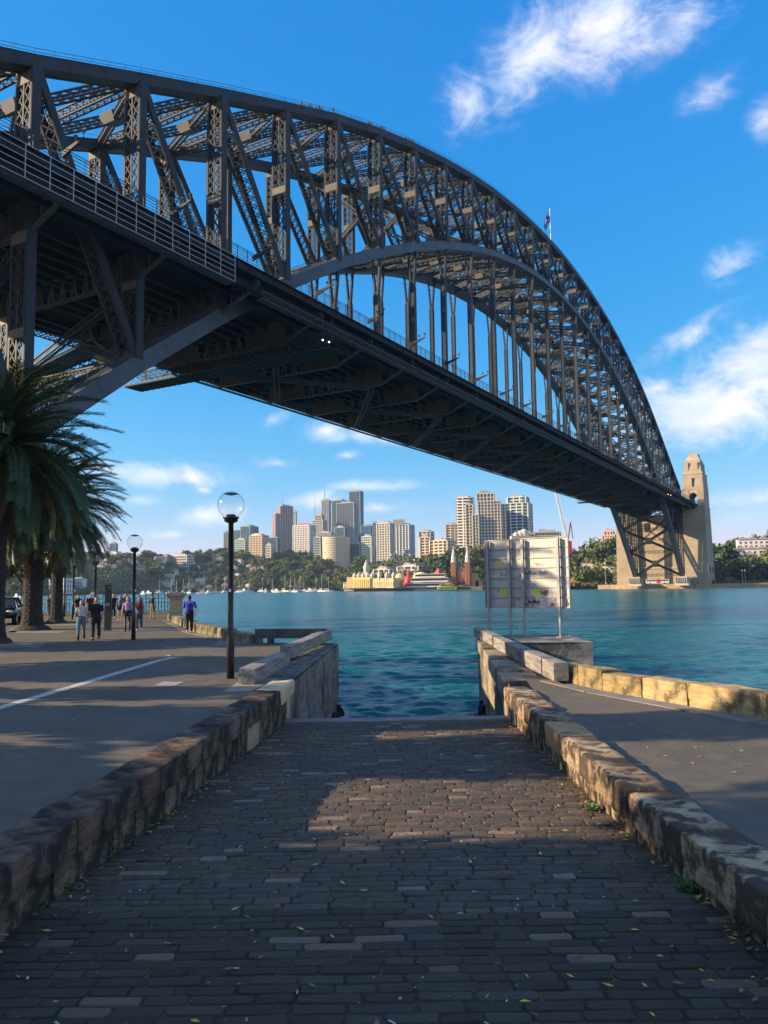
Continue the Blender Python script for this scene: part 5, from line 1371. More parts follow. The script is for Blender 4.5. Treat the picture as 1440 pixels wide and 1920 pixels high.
    remesh(q, 'shorts' if low_len < .5 else 'trousers', fabric(*low), T, .016, 2)
    for h, kn, an in legs:
        q = MB(); q.tube([an + Vector((0, .075, -.045 * k)), an + Vector((0, .02, -.035 * k)), an + Vector((0, -.07, -.055 * k)), an + Vector((0, -.18, -.068 * k))], [.036, .052, .048, .028], 10, squash=[.9, .9, .75, .6])
        if sock: q.tube([kn.lerp(an, sock[1]), kn.lerp(an, .8), an - Vector((0, 0, .03))], [.066 * k, .054 * k, .05 * k], 10)
        q.build('boot' if sock else 'shoe', mat('shoe_%.2f' % shoe[0], shoe, .6), T, True)
    if extra: extra(T, k)
    return T
def tights(T, k): pass
def tote(T, k):
    q = MB(); q.box((-.25, .02, .95), (.10, .26, .34)); q.tube([(-.24, .0, 1.1), (-.20, .05, 1.30), (-.12, .10, 1.42), (.06, .12, 1.38)], .012, 6); q.build('tote_bag', fabric('white_bag', (.62, .60, .60)), T)
def shoulder_bag(T, k):
    q = MB(); q.box((.23, -.02, 1.05), (.07, .20, .16)); q.tube([(.22, 0, 1.12), (.17, -.06, 1.36), (.10, 0, 1.44)], .012, 6); q.build('shoulder_bag', fabric('black_bag', (.015, .015, .018)), T)
def phone(T, k):
    q = MB(); q.box((.0, -.30, 1.20), (.07, .012, .14)); q.build('phone', mat('phone_black', (.01, .01, .012), .2), T)
BLK = ('black', (.012, .013, .017)); NAVY = ('near_black', (.016, .018, .026))
person(152, 1200, None, 1.64, .12, 'woman in white tee, blue jeans and dark boots walking toward us', female=True, hair_long=True, sock=(1, .15), shoe=(.03, .027, .03), low_len=.82, low=('jeans', (.11, .20, .28)), arms=(.15, -.2), elbow=(.7, .15))
person(180, 1200, None, 1.76, .05, 'man in black shirt and black trousers walking beside the woman in white', top=BLK, low=NAVY, low_len=.97, sleeve=.42, shoe=(.012, .012, .012), stride=.13, arms=(-.15, .1), elbow=(.2, .2))
person(239, 1184, None, 1.70, .1, 'woman in lilac top and black shorts with dark tights by the second lamp', female=True, hair_long=True, top=('lilac', (.36, .26, .46)), sleeve=.9, low=BLK, low_len=.22, sock=(1, -.9), shoe=(.02, .02, .025), stride=.10, extra=shoulder_bag)
person(261, 1183, None, 1.66, -.05, 'woman in dark red singlet and blue jeans right of the second lamp', skin='tan', female=True, hair_long=True, top=('dark_red', (.20, .025, .03)), sleeve=0, low=('dark_jeans', (.06, .09, .14)), low_len=.95, shoe=(.6, .6, .6), stride=.08, arms=(.5, .05), elbow=(1.5, .2))
person(355, 1187, None, 1.74, PI + .15, 'person in bright blue jacket and black trousers walking away, white tote on shoulder', skin='dark', top=('royal_blue', (.03, .035, .42)), sleeve=.75, low=BLK, low_len=1.0, shoe=(.6, .6, .6), stride=.07, arms=(.6, .6), elbow=(1.1, 1.1), extra=tote)
person(225, 1163, None, 1.62, 0, 'girl in denim jacket and black shorts with white shoes beside the pillar', female=True, hair_long=True, hair=(.10, .06, .03), top=('denim', (.10, .18, .24)), sleeve=.9, low=BLK, low_len=.25, shoe=(.62, .62, .62), stride=.05)
person(212, 1160, None, 1.74, .2, 'person in black with one white shoe just right of the dark pillar', top=BLK, low=NAVY, low_len=.98, shoe=(.62, .62, .62), stride=.10)
person(285, 1161, None, 1.72, 2.4, 'man in dark top and khaki shorts leaning at the fence, arm out', skin='tan', top=('charcoal', (.02, .024, .03)), sleeve=.9, low=('khaki', (.16, .15, .11)), low_len=.48, shoe=(.30, .24, .18), stride=.05, reach=(0, (-.75, .55, .22)))
person(170, None, 55, 1.76, .4, 'man in maroon shirt standing behind the man in black', top=('maroon', (.12, .018, .03)), low=NAVY, low_len=1, arms=(.2, .3), elbow=(.9, .9))
person(97, None, 58, 1.78, .2, 'dark dressed person at the fence beside the slimmer palm trunk', skin='tan', top=BLK, low=NAVY, low_len=1, stride=.06)
person(236, None, 57, 1.76, .1, 'dark haired person in black behind the woman in lilac', top=BLK, low=NAVY, low_len=1, stride=.05)
person(147, None, 57, 1.68, .6, 'person in black stooping behind the woman in white tee', top=BLK, low=NAVY, low_len=1, stride=.05, female=True, hair_long=True)
# ------------------------------------------------------------------ the far shore: towers
def wallm(nm, c): return mat('facade_' + nm, tuple(min(.75, v * 1.2) for v in c), .8, var=.14, scale=.15)
def glassm(nm, c, r=.12): return mat('glazing_' + nm, c, r, spec=.8, var=.45, scale=.22, detail=2)
GL = {'blue': glassm('blue', (.05, .10, .15)), 'teal': glassm('teal', (.035, .115, .125)), 'dark': glassm('dark', (.035, .045, .055)), 'green': glassm('green', (.05, .14, .11)), 'cyan': glassm('cyan', (.03, .17, .27)), 'grey': glassm('grey', (.10, .12, .13))}
def tower(x0, x1, yt, Y, style, wc, gl, yaw, label, ratio=.7, fl=3.4, bay=3.2, roof=True, mast=None, base=None, name='office_tower', cat='building', steps=None, sign=None, round_=False):
    cx = (x0 + x1) / 2; p = at(cx, yt, Y); Wm = (x1 - x0) / FPX * Y; th = math.radians(yaw)
    w = Wm / (math.cos(th) + ratio * abs(math.sin(th))); d = ratio * w
    zb = (land(p.x, Y) - 6) if base is None else base; h = p.z - zb
    T = thing(name, label, cat, (p.x, Y + d / 2, zb), th)
    wm = wallm('%.2f_%.2f_%.2f' % wc, wc); gm = GL[gl]
    if round_: w = d = Wm
    core = MB(); bands = MB(); piers = MB(); nf = max(2, int(h / fl)); fh = h / nf
    blocks = [(0, 0, w, d, 0, h)] if not steps else steps(w, d, h)
    for (bx, by, bw, bd, z0, z1) in blocks:
        if round_: core.lathe([(bw / 2 - .4, z0), (bw / 2 - .4, z1)], 28, (bx, by, 0))
        else: core.box((bx, by, (z0 + z1) / 2), (bw - .9, bd - .9, z1 - z0 - .2))
        n = max(1, int((z1 - z0) / fh))
        for i in range(n + 1):
            z = z0 + (z1 - z0) * i / n
            t = {'grid': .9, 'bands': 1.5, 'glass': .28, 'balcony': 1.15, 'ribs': .5, 'punched': 1.9}[style]
            if i == n: t = max(t, 1.2)
            if style == 'balcony':
                bands.box((bx, by, z), (bw + .5, bd + .5, .35)); bands.box((bx, by - bd / 2 - .25, z + .6), (bw * .62, .12, .9)); bands.box((bx - bw / 2 - .25, by, z + .6), (.12, bd * .62, .9)); bands.box((bx + bw / 2 + .25, by, z + .6), (.12, bd * .62, .9))
            elif round_: bands.lathe([(bw / 2 - .5, z - t / 2), (bw / 2, z - t / 2), (bw / 2, z + t / 2), (bw / 2 - .5, z + t / 2)], 28, (bx, by, 0), caps=False)
            else: bands.box((bx, by, z), (bw - .2 if style == 'glass' else bw, bd - .2 if style == 'glass' else bd, t))
        pw = {'grid': 1.1, 'bands': .5, 'glass': .22, 'balcony': 1.3, 'ribs': 1.6, 'punched': 1.7}[style]; pd_ = 1.05 if style != 'ribs' else 1.8
        if style in ('balcony',): bb = bay * 2.2
        else: bb = bay
        if round_:
            n = int(PI * bw / bb)
            for i in range(n): a = 2 * PI * i / n; piers.box((bx + (bw / 2 - .25) * math.cos(a), by + (bd / 2 - .25) * math.sin(a), (z0 + z1) / 2), (.5, pw, z1 - z0), a)
        else:
            n = max(1, round(bw / bb)); hh = (z1 - z0)
            for i in range(n + 1):
                x = bx - bw / 2 + bw * i / n
                for e in (-1, 1): piers.box((x, by + e * (bd / 2 - .35), z0 + hh / 2), (pw if 0 < i < n else pw * 1.1, pd_, hh + .02))
            n = max(1, round(bd / bb))
            for i in range(n + 1):
                y = by - bd / 2 + bd * i / n
                for e in (-1, 1): piers.box((bx + e * (bw / 2 - .35), y, z0 + hh / 2), (pd_, pw, hh + .04))
    core.build('glazing', gm, T)
    tag(bands.build('floor_bands', wm, T), kind='stuff'); tag(piers.build('facade_piers', wm, T), kind='stuff')
    if roof:
        q = MB(); b = blocks[-1]; q.box((b[0], b[1], b[5] + 1.2), (b[2] * .6, b[3] * .6, 3.0)); q.box((b[0] - b[2] * .15, b[1], b[5] + 3), (b[2] * .25, b[3] * .3, 2)); q.build('roof_plant', wallm('plant', (.30, .29, .28)), T)
    if mast:
        q = MB(); zt = at(mast[0], mast[1], Y).z - zb; xm = (at(mast[0], mast[1], Y).x - p.x); z0 = h
        q.tube([(xm, 0, z0), (xm, 0, z0 + (zt - z0) * .35)], [1.0, .8], 6); q.tube([(xm, 0, z0 + (zt - z0) * .35), (xm, 0, zt)], [.45, .2], 6)
        for i in range(4): q.box((xm, 0, z0 + (zt - z0) * (.2 + .12 * i)), (2.4 - i * .4, .3, .3))
        q.build('mast', wallm('mast', (.30, .28, .28)), T)
    if sign:
        q = MB(); q.box((sign[0] * w, -d / 2 - .1, h + sign[1]), (w * sign[2], .5, sign[3])); q.build('roof_sign', sign[4], T)
    return T
def two(fr, dz):                          # a lower wing left and the main shaft
    return lambda w, d, h: [(-w / 2 + w * fr / 2, 0, w * fr, d * .9, 0, h - dz), (w * fr / 2, 0, w * (1 - fr), d, 0, h)]
def crown(a, dz): return lambda w, d, h: [(0, 0, w, d, 0, h - dz), (0, 0, w * a, d * a, h - dz, h)]
PK_ = (.34, .24, .21); CRM = (.55, .46, .33); WHT = (.62, .60, .56); GRY = (.33, .33, .33); TAN_ = (.42, .31, .20); PALE = (.50, .51, .50)
tower(509, 548, 949, 1420, 'ribs', (.36, .26, .25), 'dark', 22, 'tall brown purple office tower with ribbed face and a single mast', steps=two(.28, 14), mast=(527, 920))
tower(545, 556, 959, 1520, 'bands', PALE, 'dark', -15, 'slim white striped tower behind the brown purple tower')
tower(548, 591, 985, 1250, 'grid', WHT, 'dark', -28, 'white gridded office block with red rooftop lettering', ratio=.6, sign=(.1, 2.2, .55, 2.6, mat('red_sign', (.55, .05, .05), .5)))
tower(585, 612, 966, 1400, 'bands', (.40, .38, .36), 'dark', -25, 'tiered grey tower with a tall mast left of the crowned tower', steps=crown(.7, 9), mast=(588, 916))
tower(603, 619, 938, 1480, 'ribs', (.30, .31, .33), 'dark', -20, 'slender grey tower with white crown and the highest mast', steps=crown(1.1, 5), mast=(608, 886))
tower(621, 650, 938, 1500, 'glass', (.26, .33, .35), 'teal', -28, 'dark edged glass tower behind the wide pale glass tower')
tower(630, 671, 943, 1440, 'glass', (.40, .44, .44), 'grey', -18, 'wide pale glass tower in front of the tallest tower')
tower(654, 681, 921, 1540, 'glass', (.26, .32, .36), 'blue', -22, 'tallest blue glass tower of the skyline')
tower(603, 655, 1008, 1180, 'punched', CRM, 'dark', 0, 'round cream office building below the glass towers', round_=True, roof=True)
tower(627, 652, 989, 1300, 'glass', (.28, .34, .36), 'blue', -25, 'small blue glass tower behind the round cream building')
tower(595, 627, 999, 1330, 'bands', (.42, .40, .37), 'dark', -20, 'grey banded block left behind the round cream building')
tower(588, 604, 1008, 1200, 'bands', (.36, .37, .38), 'dark', -20, 'dark striped block between white gridded and round cream buildings')
tower(676, 699, 986, 1300, 'glass', (.10, .25, .34), 'cyan', -20, 'bright blue glass cube right of the tallest tower')
tower(678, 702, 1006, 1180, 'bands', (.50, .54, .42), 'green', -25, 'green and white banded block below the bright blue cube')
tower(650, 682, 1020, 1200, 'glass', (.24, .36, .38), 'teal', -25, 'low teal glass block below the tallest tower')
tower(698, 708, 981, 1260, 'bands', (.28, .29, .31), 'dark', -10, 'narrow dark tower left of the residential slab')
tower(706, 739, 981, 1120, 'grid', (.50, .49, .42), 'grey', -30, 'cream residential tower with balconies right of the bright blue cube', ratio=.6, bay=4.5)
tower(737, 777, 984, 1200, 'ribs', (.44, .45, .45), 'blue', -28, 'glass and concrete tower with a dark rooftop box', bay=5, sign=(-.12, 4, .75, 9, wallm('dark_box', (.16, .15, .16))))
tower(785, 814, 997, 1100, 'balcony', (.45, .42, .38), 'dark', -25, 'grey apartment tower between the rooftop box tower and the terraces')
tower(787, 812, 1008, 960, 'balcony', CRM, 'dark', -25, 'cream stepped apartments behind the amusement pier')
tower(806, 858, 1014, 930, 'balcony', (.58, .50, .36), 'dark', -38, 'wide cream apartment block with long dark balconies on the hill', ratio=.8, fl=3.6)
tower(836, 858, 984, 1040, 'balcony', (.40, .33, .26), 'dark', -25, 'brown apartment tower left of the white curved tower')
tower(856, 888, 934, 880, 'balcony', (.66, .60, .54), 'dark', -20, 'white apartment tower with curved balconies left of the stepped tower', round_=True, fl=3.2)
tower(874, 950, 924, 850, 'grid', (.54, .46, .36), 'teal', -10, 'tall stepped tan and glass apartment tower above the sign', ratio=.45, fl=3.3, bay=3.6,
      steps=lambda w, d, h: [(-w * .43, 2, w * .20, d * .8, 0, h - 12), (-w * .26, -d * .2, w * .17, d, 0, h - 24), (.10 * w, 0, w * .60, d * .96, 0, h - 9), (.44 * w, 1, w * .16, d * .8, 0, h - 13), (.0, 1, w * .46, d * .6, h - 9, h)])
tower(947, 1001, 932, 890, 'balcony', (.55, .55, .53), 'teal', -24, 'pale apartment tower with curved glass balconies right of the stepped tower', ratio=.7, fl=3.2, steps=crown(.8, 7))
tower(420, 428, 999, 1350, 'ribs', (.30, .27, .27), 'dark', -10, 'narrow brown tower at the left end of the skyline')
tower(434, 482, 987, 1380, 'glass', (.22, .32, .34), 'teal', -25, 'dark teal glass building with stepped roof behind the lamp post', steps=two(.45, 6))
tower(440, 466, 1012, 1240, 'bands', (.36, .46, .42), 'green', -25, 'green glass block right of the lamp post')
tower(466, 502, 1004, 1210, 'grid', (.54, .42, .30), 'dark', -28, 'tan gridded hotel block left of the dark teal block', sign=(0, 1.4, .6, 2.5, wallm('white', WHT)))
tower(498, 512, 1022, 1190, 'bands', (.48, .44, .38), 'dark', -28, 'lower tan block beside the tan hotel')
tower(503, 524, 1008, 1260, 'glass', (.22, .30, .32), 'teal', -20, 'dark teal glass block left of the white gridded office')
tower(319, 362, 1042, 1040, 'bands', (.48, .42, .40), 'blue', -30, 'apartment block with orange brick end on the hillside', ratio=.5, base=16, sign=(-.45, -14, .1, 28, wallm('brick', (.50, .24, .12))))
tower(190, 232, 1037, 1200, 'grid', (.64, .64, .60), 'blue', -30, 'white gridded office block behind the drooping fronds', bay=6, ratio=.6)
tower(205, 219, 1019, 1500, 'glass', (.25, .31, .38), 'blue', -15, 'distant blue grey tower above the white office block')
tower(4, 52, 1040, 760, 'punched', (.60, .50, .38), 'dark', -22, 'big cream apartment slab behind the palm trunks at left', ratio=.5, base=3, fl=3.0)
tower(74, 101, 1052, 800, 'punched', (.58, .50, .40), 'dark', -22, 'pale apartment block between the two palm trunks', base=4)
tower(90, 132, 1086, 720, 'grid', (.66, .65, .62), 'dark', -20, 'white low apartment block at the water behind the small lamps', base=1.5, roof=False)
tower(1130, 1158, 996, 980, 'punched', (.52, .33, .26), 'dark', -25, 'pink brick apartment block left of the far bridge leg', base=20, steps=crown(.7, 5))
tower(960, 1010, 1001, 760, 'bands', (.30, .28, .24), 'dark', -15, 'low grey rooftop block just above the sign', base=6)
tower(1000, 1058, 998, 800, 'bands', (.28, .30, .28), 'dark', -15, 'long low dark building right of the round roof', base=8)
tower(745, 800, 1062, 770, 'balcony', (.62, .56, .46), 'dark', -30, 'low cream apartments behind the amusement pier domes', base=4)
tower(700, 742, 1068, 790, 'balcony', (.60, .50, .40), 'dark', -30, 'low terrace of cream flats above the yellow pavilion', base=4)
# sculptural roof above the sign
p = at(975, 1000, 740); R = thing('vaulted_roof', 'small pale vaulted roof shells just above the sign', 'roof', (p.x, 740, p.z - 14))
for dx, s in ((0, 1.0), (4, 1.5), (-4, .8)):
    q = MB(); q.ell((dx, 0, 12), (3.2 * s, 4, 4.2 * s), 12, 8); q.build('shell', wallm('shell', (.55, .48, .36)), R)
q = MB(); q.box((0, 0, 5), (18, 10, 13)); q.build('wall', wallm('shellwall', (.45, .40, .32)), R)

# ------------------------------------------------------------------ houses and trees on the slopes
FARLEAF = [mat('far_leaf_%d' % i, c, .8, scale=.3, col2=tuple(v * .6 for v in c), obj_var=.3) for i, c in enumerate([(.095, .145, .050), (.070, .115, .055), (.15, .18, .055), (.135, .135, .065)])]
crowns = []
rt4 = random.Random(41)
for i in range(8):
    lob = [(0, 0, .62, .42)] + [(rt4.uniform(-.35, .35), rt4.uniform(-.35, .35), rt4.uniform(.4, .85), rt4.uniform(.2, .34)) for _ in range(7)]
    q = leaf_crown(70 + i, lob, 620, .075); crowns.append(q.mesh('crown', FARLEAF[i % 4]))
q = MB(); q.tube([(0, 0, -.25), (.01, 0, .3), (0, .02, .62)], [.045, .035, .02], 6)
for a in range(4): q.tube([(0, 0, .35), (.14 * math.cos(a * 1.6), .14 * math.sin(a * 1.6), .6)], [.02, .01], 5)
TRK = q.mesh('trunk', M_bark)
KINDS_T = ['rounded mid green tree on the far hillside', 'dark green tree on the far hillside', 'light yellow green tree on the far hillside', 'olive brown tree on the far hillside']
def far_tree(x, y, z, s, i, lab=None, grp=None, squash=1.0):
    T = thing('tree', lab or KINDS_T[i % 4], 'tree', (x, y, z), rt4.random() * 6.28, grp or ['mid green trees', 'dark green trees', 'light green trees', 'olive trees'][i % 4] + ' on the far hillside')
    T.scale = (s, s, s * squash); link('crown', crowns[i % 8], T); link('trunk', TRK, T)
    return T
def house_proto(roof_c, wall_c, w, d, h, nm):
    H = thing('house', nm, 'house')
    q = MB(); q.box((0, 0, h / 2 - 2), (w, d, h + 4)); q.build('wall', wallm('house_%.2f%.2f' % wall_c[:2], wall_c), H)
    q = MB(); o = .5; rh = 2.4
    q.add([(-w / 2 - o, -d / 2 - o, h), (w / 2 + o, -d / 2 - o, h), (w / 2 + o, d / 2 + o, h), (-w / 2 - o, d / 2 + o, h), (-w / 4, 0, h + rh), (w / 4, 0, h + rh)], [(0, 1, 5, 4), (1, 2, 5), (2, 3, 4, 5), (3, 0, 4), (3, 2, 1, 0)])
    q.box((w * .2, d * .15, h + rh * .8), (.8, .8, 2.2)); q.build('roof', mat('roof_%.2f' % roof_c[0], roof_c, .85, var=.3, scale=.5), H)
    q = MB(); n = max(2, int(w / 3)); fl_ = max(1, int(h / 3))
    for f in range(fl_):
        for i in range(n):
            x = -w / 2 + w * (i + .5) / n
            for e in (-1, 1): q.box((x, e * (d / 2 + .02), 1.7 + f * 3), (1.3, .14, 1.5))
        for i in range(2):
            for e in (-1, 1): q.box((e * (w / 2 + .02), -d / 4 + i * d / 2, 1.7 + f * 3), (.14, 1.3, 1.5))
    tag(q.build('windows', GL['dark'], H), kind='stuff')
    q = MB()
    for f in range(1, fl_): q.box((0, -d / 2 - .7, f * 3), (w * .8, 1.5, .25)); q.box((0, -d / 2 - 1.4, f * 3 + .5), (w * .8, .08, .9))
    q.box((0, -d / 2 - .3, h - .2), (w + .6, .5, .4)); q.build('balcony', wallm('balc', (.58, .57, .55)), H)
    return H
HP = [house_proto((.33, .12, .06), (.60, .54, .46), 12, 9, 6, 'a'), house_proto((.36, .15, .08), (.62, .60, .56), 9, 9, 6.5, 'b'), house_proto((.16, .15, .15), (.64, .62, .58), 14, 9, 7, 'c'),
      house_proto((.20, .18, .17), (.46, .38, .30), 10, 8, 9.5, 'd'), house_proto((.30, .13, .08), (.40, .24, .17), 12, 10, 7, 'e'), house_proto((.42, .40, .38), (.66, .64, .60), 16, 9, 9.5, 'f')]
HL = ['cream house with red tiled roof on the far hillside', 'white house with red tiled roof on the far hillside', 'white house with dark roof on the far hillside', 'tan three storey house with dark roof on the far hillside', 'brick house with red roof on the far hillside', 'wide white terrace with pale roof on the far hillside']
for H in HP: note_kids(H)
used_h = [False] * 6
rh_ = random.Random(77); placed = []
def put_house(x, y, i, sc=1.0, lab=None, grp=None):
    z = land(x, y); rz = rh_.uniform(-.7, .3)
    if not used_h[i] and lab is None:
        H = HP[i]; H.location = (x, y, z); H.rotation_euler = (0, 0, rz); used_h[i] = True; H['label'] = HL[i]; H['group'] = 'houses: ' + HL[i][:28]; return H
    return copy_tree(HP[i], None, lab or HL[i], grp or ('houses: ' + HL[i][:28]), (x, y, z), rz, sc)
def free(x, y, r):
    for a, b, c in placed:
        if (a - x) ** 2 + (b - y) ** 2 < (r + c) ** 2: return False
    placed.append((x, y, r)); return True
cnt = 0; tries = 0
while cnt < 130 and tries < 4000:
    tries += 1; u = rh_.random()
    px = rh_.uniform(-20, 470) if u < .78 else (rh_.uniform(470, 660) if u < .86 else rh_.uniform(1345, 1470))
    d = rh_.uniform(8, 250) if px < 700 else rh_.uniform(70, 240)
    Y = (920 if 150 < px < 640 else 700) + d if px < 700 else 500 + d
    X = (px - 720) / FPX * Y
    if Y < shore(X) + 8 or not free(X, Y, 7.0): continue
    put_house(X, Y, rh_.choice((0, 0, 1, 2, 3, 4, 4, 5)), rh_.uniform(.6, .9)); cnt += 1
ntree = 0; tries = 0
more_trees = MB(); cr_np = [(np.array([v.co[:] for v in c.vertices]), [tuple(p.vertices) for p in c.polygons]) for c in crowns[:4]]
while ntree < 760 and tries < 16000:
    tries += 1; u = rh_.random()
    px = rh_.uniform(-20, 680) if u < .62 else (rh_.uniform(680, 905) if u < .76 else (rh_.uniform(1060, 1180) if u < .84 else rh_.uniform(1330, 1480)))
    if px < 680: Y = (920 if 150 < px < 640 else 700) + rh_.uniform(5, 330)
    elif px < 905: Y = 720 + rh_.uniform(0, 180)
    else: Y = 545 + rh_.uniform(10, 220)
    X = (px - 720) / FPX * Y; s = rh_.uniform(9, 19)
    if Y < shore(X) + 6 or not free(X, Y, s * .20): continue
    if ntree < 270: far_tree(X, Y, land(X, Y) - .5, s, rh_.randrange(8), squash=rh_.uniform(.8, 1.05))
    else:
        i = rh_.randrange(4); V, F = cr_np[i]; a = rh_.random() * 6.28; ca, sa = math.cos(a) * s, math.sin(a) * s
        W = np.stack([V[:, 0] * ca - V[:, 1] * sa + X, V[:, 0] * sa + V[:, 1] * ca + Y, V[:, 2] * s * .92 + land(X, Y) - .5], 1)
        b0 = len(more_trees.v); more_trees.v.extend(map(tuple, W)); more_trees.f.extend([tuple(q + b0 for q in f) for f in F]); more_trees.m.extend([i] * len(F))
    ntree += 1
tag(more_trees.build('hillside_wood', FARLEAF), 'mass of further trees closing the far hillside', 'wood', kind='stuff')
for i, (px, py, Y, s) in enumerate([(1105, 1022, 640, 26), (1128, 1030, 620, 24), (1148, 1045, 600, 16), (1085, 1040, 660, 20), (1140, 1016, 660, 24), (1345, 1050, 590, 24), (1358, 1025, 640, 26), (1372, 1055, 585, 22), (1395, 1045, 610, 20), (1352, 1068, 560, 14), (1385, 1066, 560, 13), (1405, 1075, 550, 10), (838, 1040, 740, 26), (860, 1030, 770, 28), (885, 1038, 750, 27), (905, 1030, 780, 26), (822, 1052, 735, 22), (870, 1055, 725, 20)]):
    p = at(px, py, Y)
    lab = 'dark tree right of the far pylon' if px > 1330 else ('bright green tree left of the far bridge leg' if px > 1000 else 'dark bushy tree behind the twin entrance spires')
    far_tree(p.x, Y, p.z - s * .75, s, [2, 0, 2, 1, 0, 1, 1, 5, 1, 3, 3, 0, 1, 5, 3, 3, 1, 3][i], lab, lab.replace('tree', 'trees'), .95)

# scrub filling the slopes between the trees
sn = 15000; sr = np.random.default_rng(3); us = MB()
px_ = np.concatenate([sr.uniform(-40, 905, 11000), sr.uniform(1060, 1180, 1500), sr.uniform(1330, 1490, 2500)])
for px in px_:
    Y = shore((px - 720) / FPX * 850) + sr.uniform(4, 330); X = (px - 720) / FPX * Y; d = Y - shore(X)
    if d < 4 or (px > 640 and px < 905 and d < 70): continue
    z = land(X, Y); s = sr.uniform(.8, 2.2); a = sr.uniform(0, 6.28); b = sr.uniform(0, 6.28)
    for t in range(2):
        u = Vector((math.cos(a + t * 1.6), math.sin(a + t * 1.6), .2)) * s; v = Vector((0, .3 * math.sin(b), 1)) * s * .8; c = Vector((X + sr.uniform(-1, 1), Y, z + s * .5))
        us.add([c - u - v, c + u - v * .9, c + u * .7 + v, c - u * .8 + v * .8], [(0, 1, 2, 3)], int(b * 4 / 6.29))
tag(us.build('hillside_scrub', FARLEAF), 'scrub and bushes filling the far hillside between trees', 'shrubs', kind='stuff')

# ------------------------------------------------------------------ moored boats
def boat_proto(sail):
    Bt = thing('sailing_boat' if sail else 'motor_cruiser', 'x', 'boat')
    hull = mat('white_hull', (.70, .69, .66), .35)
    q = MB(); secs = [(-4.6, 1.0, .9), (-3, 1.35, .95), (0, 1.55, 1.0), (2.6, 1.2, 1.1), (4.4, .35, 1.3), (5.1, .03, 1.4)]
    for X, hw, top_ in secs: q.v += [(X, -hw, top_), (X, -hw * .75, -.1), (X, hw * .75, -.1), (X, hw, top_)]
    for i in range(len(secs) - 1):
        for k in range(3): q.f.append((i * 4 + k, i * 4 + k + 1, (i + 1) * 4 + k + 1, (i + 1) * 4 + k)); q.m.append(0)
        q.f.append((i * 4 + 3, i * 4, (i + 1) * 4, (i + 1) * 4 + 3)); q.m.append(0)
    q.f.append((0, 1, 2, 3)); q.m.append(0); q.build('hull', hull, Bt)
    q = MB(); q.box((-.4, 0, 1.3), (3.8, 1.7, .7), taper=.85)
    if not sail: q.box((-.8, 0, 2.1), (3.2, 1.8, 1.1), taper=.8); q.box((-1, 0, 3.1), (2.2, 1.4, .15))
    q.build('cabin', hull, Bt)
    q = MB(); q.box((-.3, 0, 1.38), (3.0, 1.76, .25)); q.build('window', GL['dark'], Bt)
    if sail:
        q = MB(); q.tube([(.7, 0, 1), (.7, 0, 13.5)], [.14, .10], 6); q.tube([(.7, 0, 2.4), (-3.6, 0, 2.5)], [.22, .14], 6); q.beam((.7, -.9, 8.5), (.7, .9, 8.5), .08, .08)
        for e in ((5, 0), (-4.5, 0)): q.tube([(e[0], e[1], 1.2), (.7, 0, 13.3)], .03, 4)
        q.build('mast', mat('pale_mast', (.62, .58, .50), .5), Bt)
    return Bt
BP = [boat_proto(True), boat_proto(False)]
for b in BP: note_kids(b)
bl = [(270, 1, 0), (281, 1, 0), (300, 0, 0), (322, 0, 0), (333, 0, 0), (345, 0, 0), (356, 0, 0), (382, 0, 0), (393, 1, 0), (405, 0, 0), (422, 0, 0), (449, 0, 0), (455, 0, 0), (461, 1, 0), (468, 0, 0), (492, 0, 0), (500, 1, 0), (512, 0, 0), (521, 1, 0), (534, 0, 0), (545, 0, 0), (553, 0, 0), (562, 0, 0), (571, 0, 0), (583, 1, 0), (592, 0, 0), (603, 0, 0), (615, 0, 0), (180, 1, 0), (60, 1, 0), (36, 1, 0)]
rb = random.Random(8); first = [True, True]
for i, (px, kd, _) in enumerate(bl):
    Y = rb.uniform(640, 860) if px > 200 else rb.uniform(520, 640)
    X = (px - 722) / FPX * Y; rz = rb.uniform(-1.0, 2.6); s = rb.uniform(.85, 1.2)
    mid = 'left' if px < 430 else 'right'
    if px < 200: lab = 'white cruiser moored beyond the iron fence at left'; g = 'cruisers beyond the iron fence'
    elif kd: lab = f'white motor cruiser moored in the bay {mid} of the nearest lamp post'; g = f'cruisers {mid} of the lamp post'
    else: lab = f'white sailing boat with bare mast moored {mid} of the nearest lamp post'; g = f'sailing boats {mid} of the lamp post'
    if first[kd]: o = BP[kd]; first[kd] = False; o.location = (X, Y, .05); o.rotation_euler = (0, 0, rz); o.scale = (s, s, s); tag(o, lab, None, g)
    else: copy_tree(BP[kd], None, lab, g, (X, Y, .05), rz, s)

# ------------------------------------------------------------------ amusement pier
def aw(px, Y): return at(px, 1100, Y).x
YL = 640
jy = thing('timber_jetty', 'long timber jetty on dark piles below the yellow pavilion', 'jetty')
xa, xb = aw(640, YL), aw(775, YL)
q = MB(); q.box(((xa + xb) / 2, YL + 12, 2.6), (xb - xa, 26, .7)); q.build('deck', wallm('jetty', (.30, .24, .17)), jy)
q = MB()
for i in range(64): q.tube([(xa + (xb - xa) * i / 63, YL - .6 + (i % 2) * .5, -1), (xa + (xb - xa) * i / 63, YL - .6 + (i % 2) * .5, 2.4 + (i % 5) * .25)], .28, 5)
tag(q.build('piles', wallm('pile', (.09, .075, .06)), jy), kind='stuff')
sw_ = thing('pier_seawall', 'tan seawall with dark arches below the white pier building', 'wall')
xa, xb = aw(735, YL), aw(905, YL)
q = MB(); q.box(((xa + xb) / 2, YL + 16, 1.4), (xb - xa, 30, 3.0)); q.build('wall', wallm('seawall', (.42, .31, .19)), sw_)
for i in range(22):
    q = MB(); x = xa + (xb - xa) * (i + .5) / 34; q.box((x, YL + .9, 2.0), (1.0, .4, 1.2)); q.build('opening', M_dark, sw_)
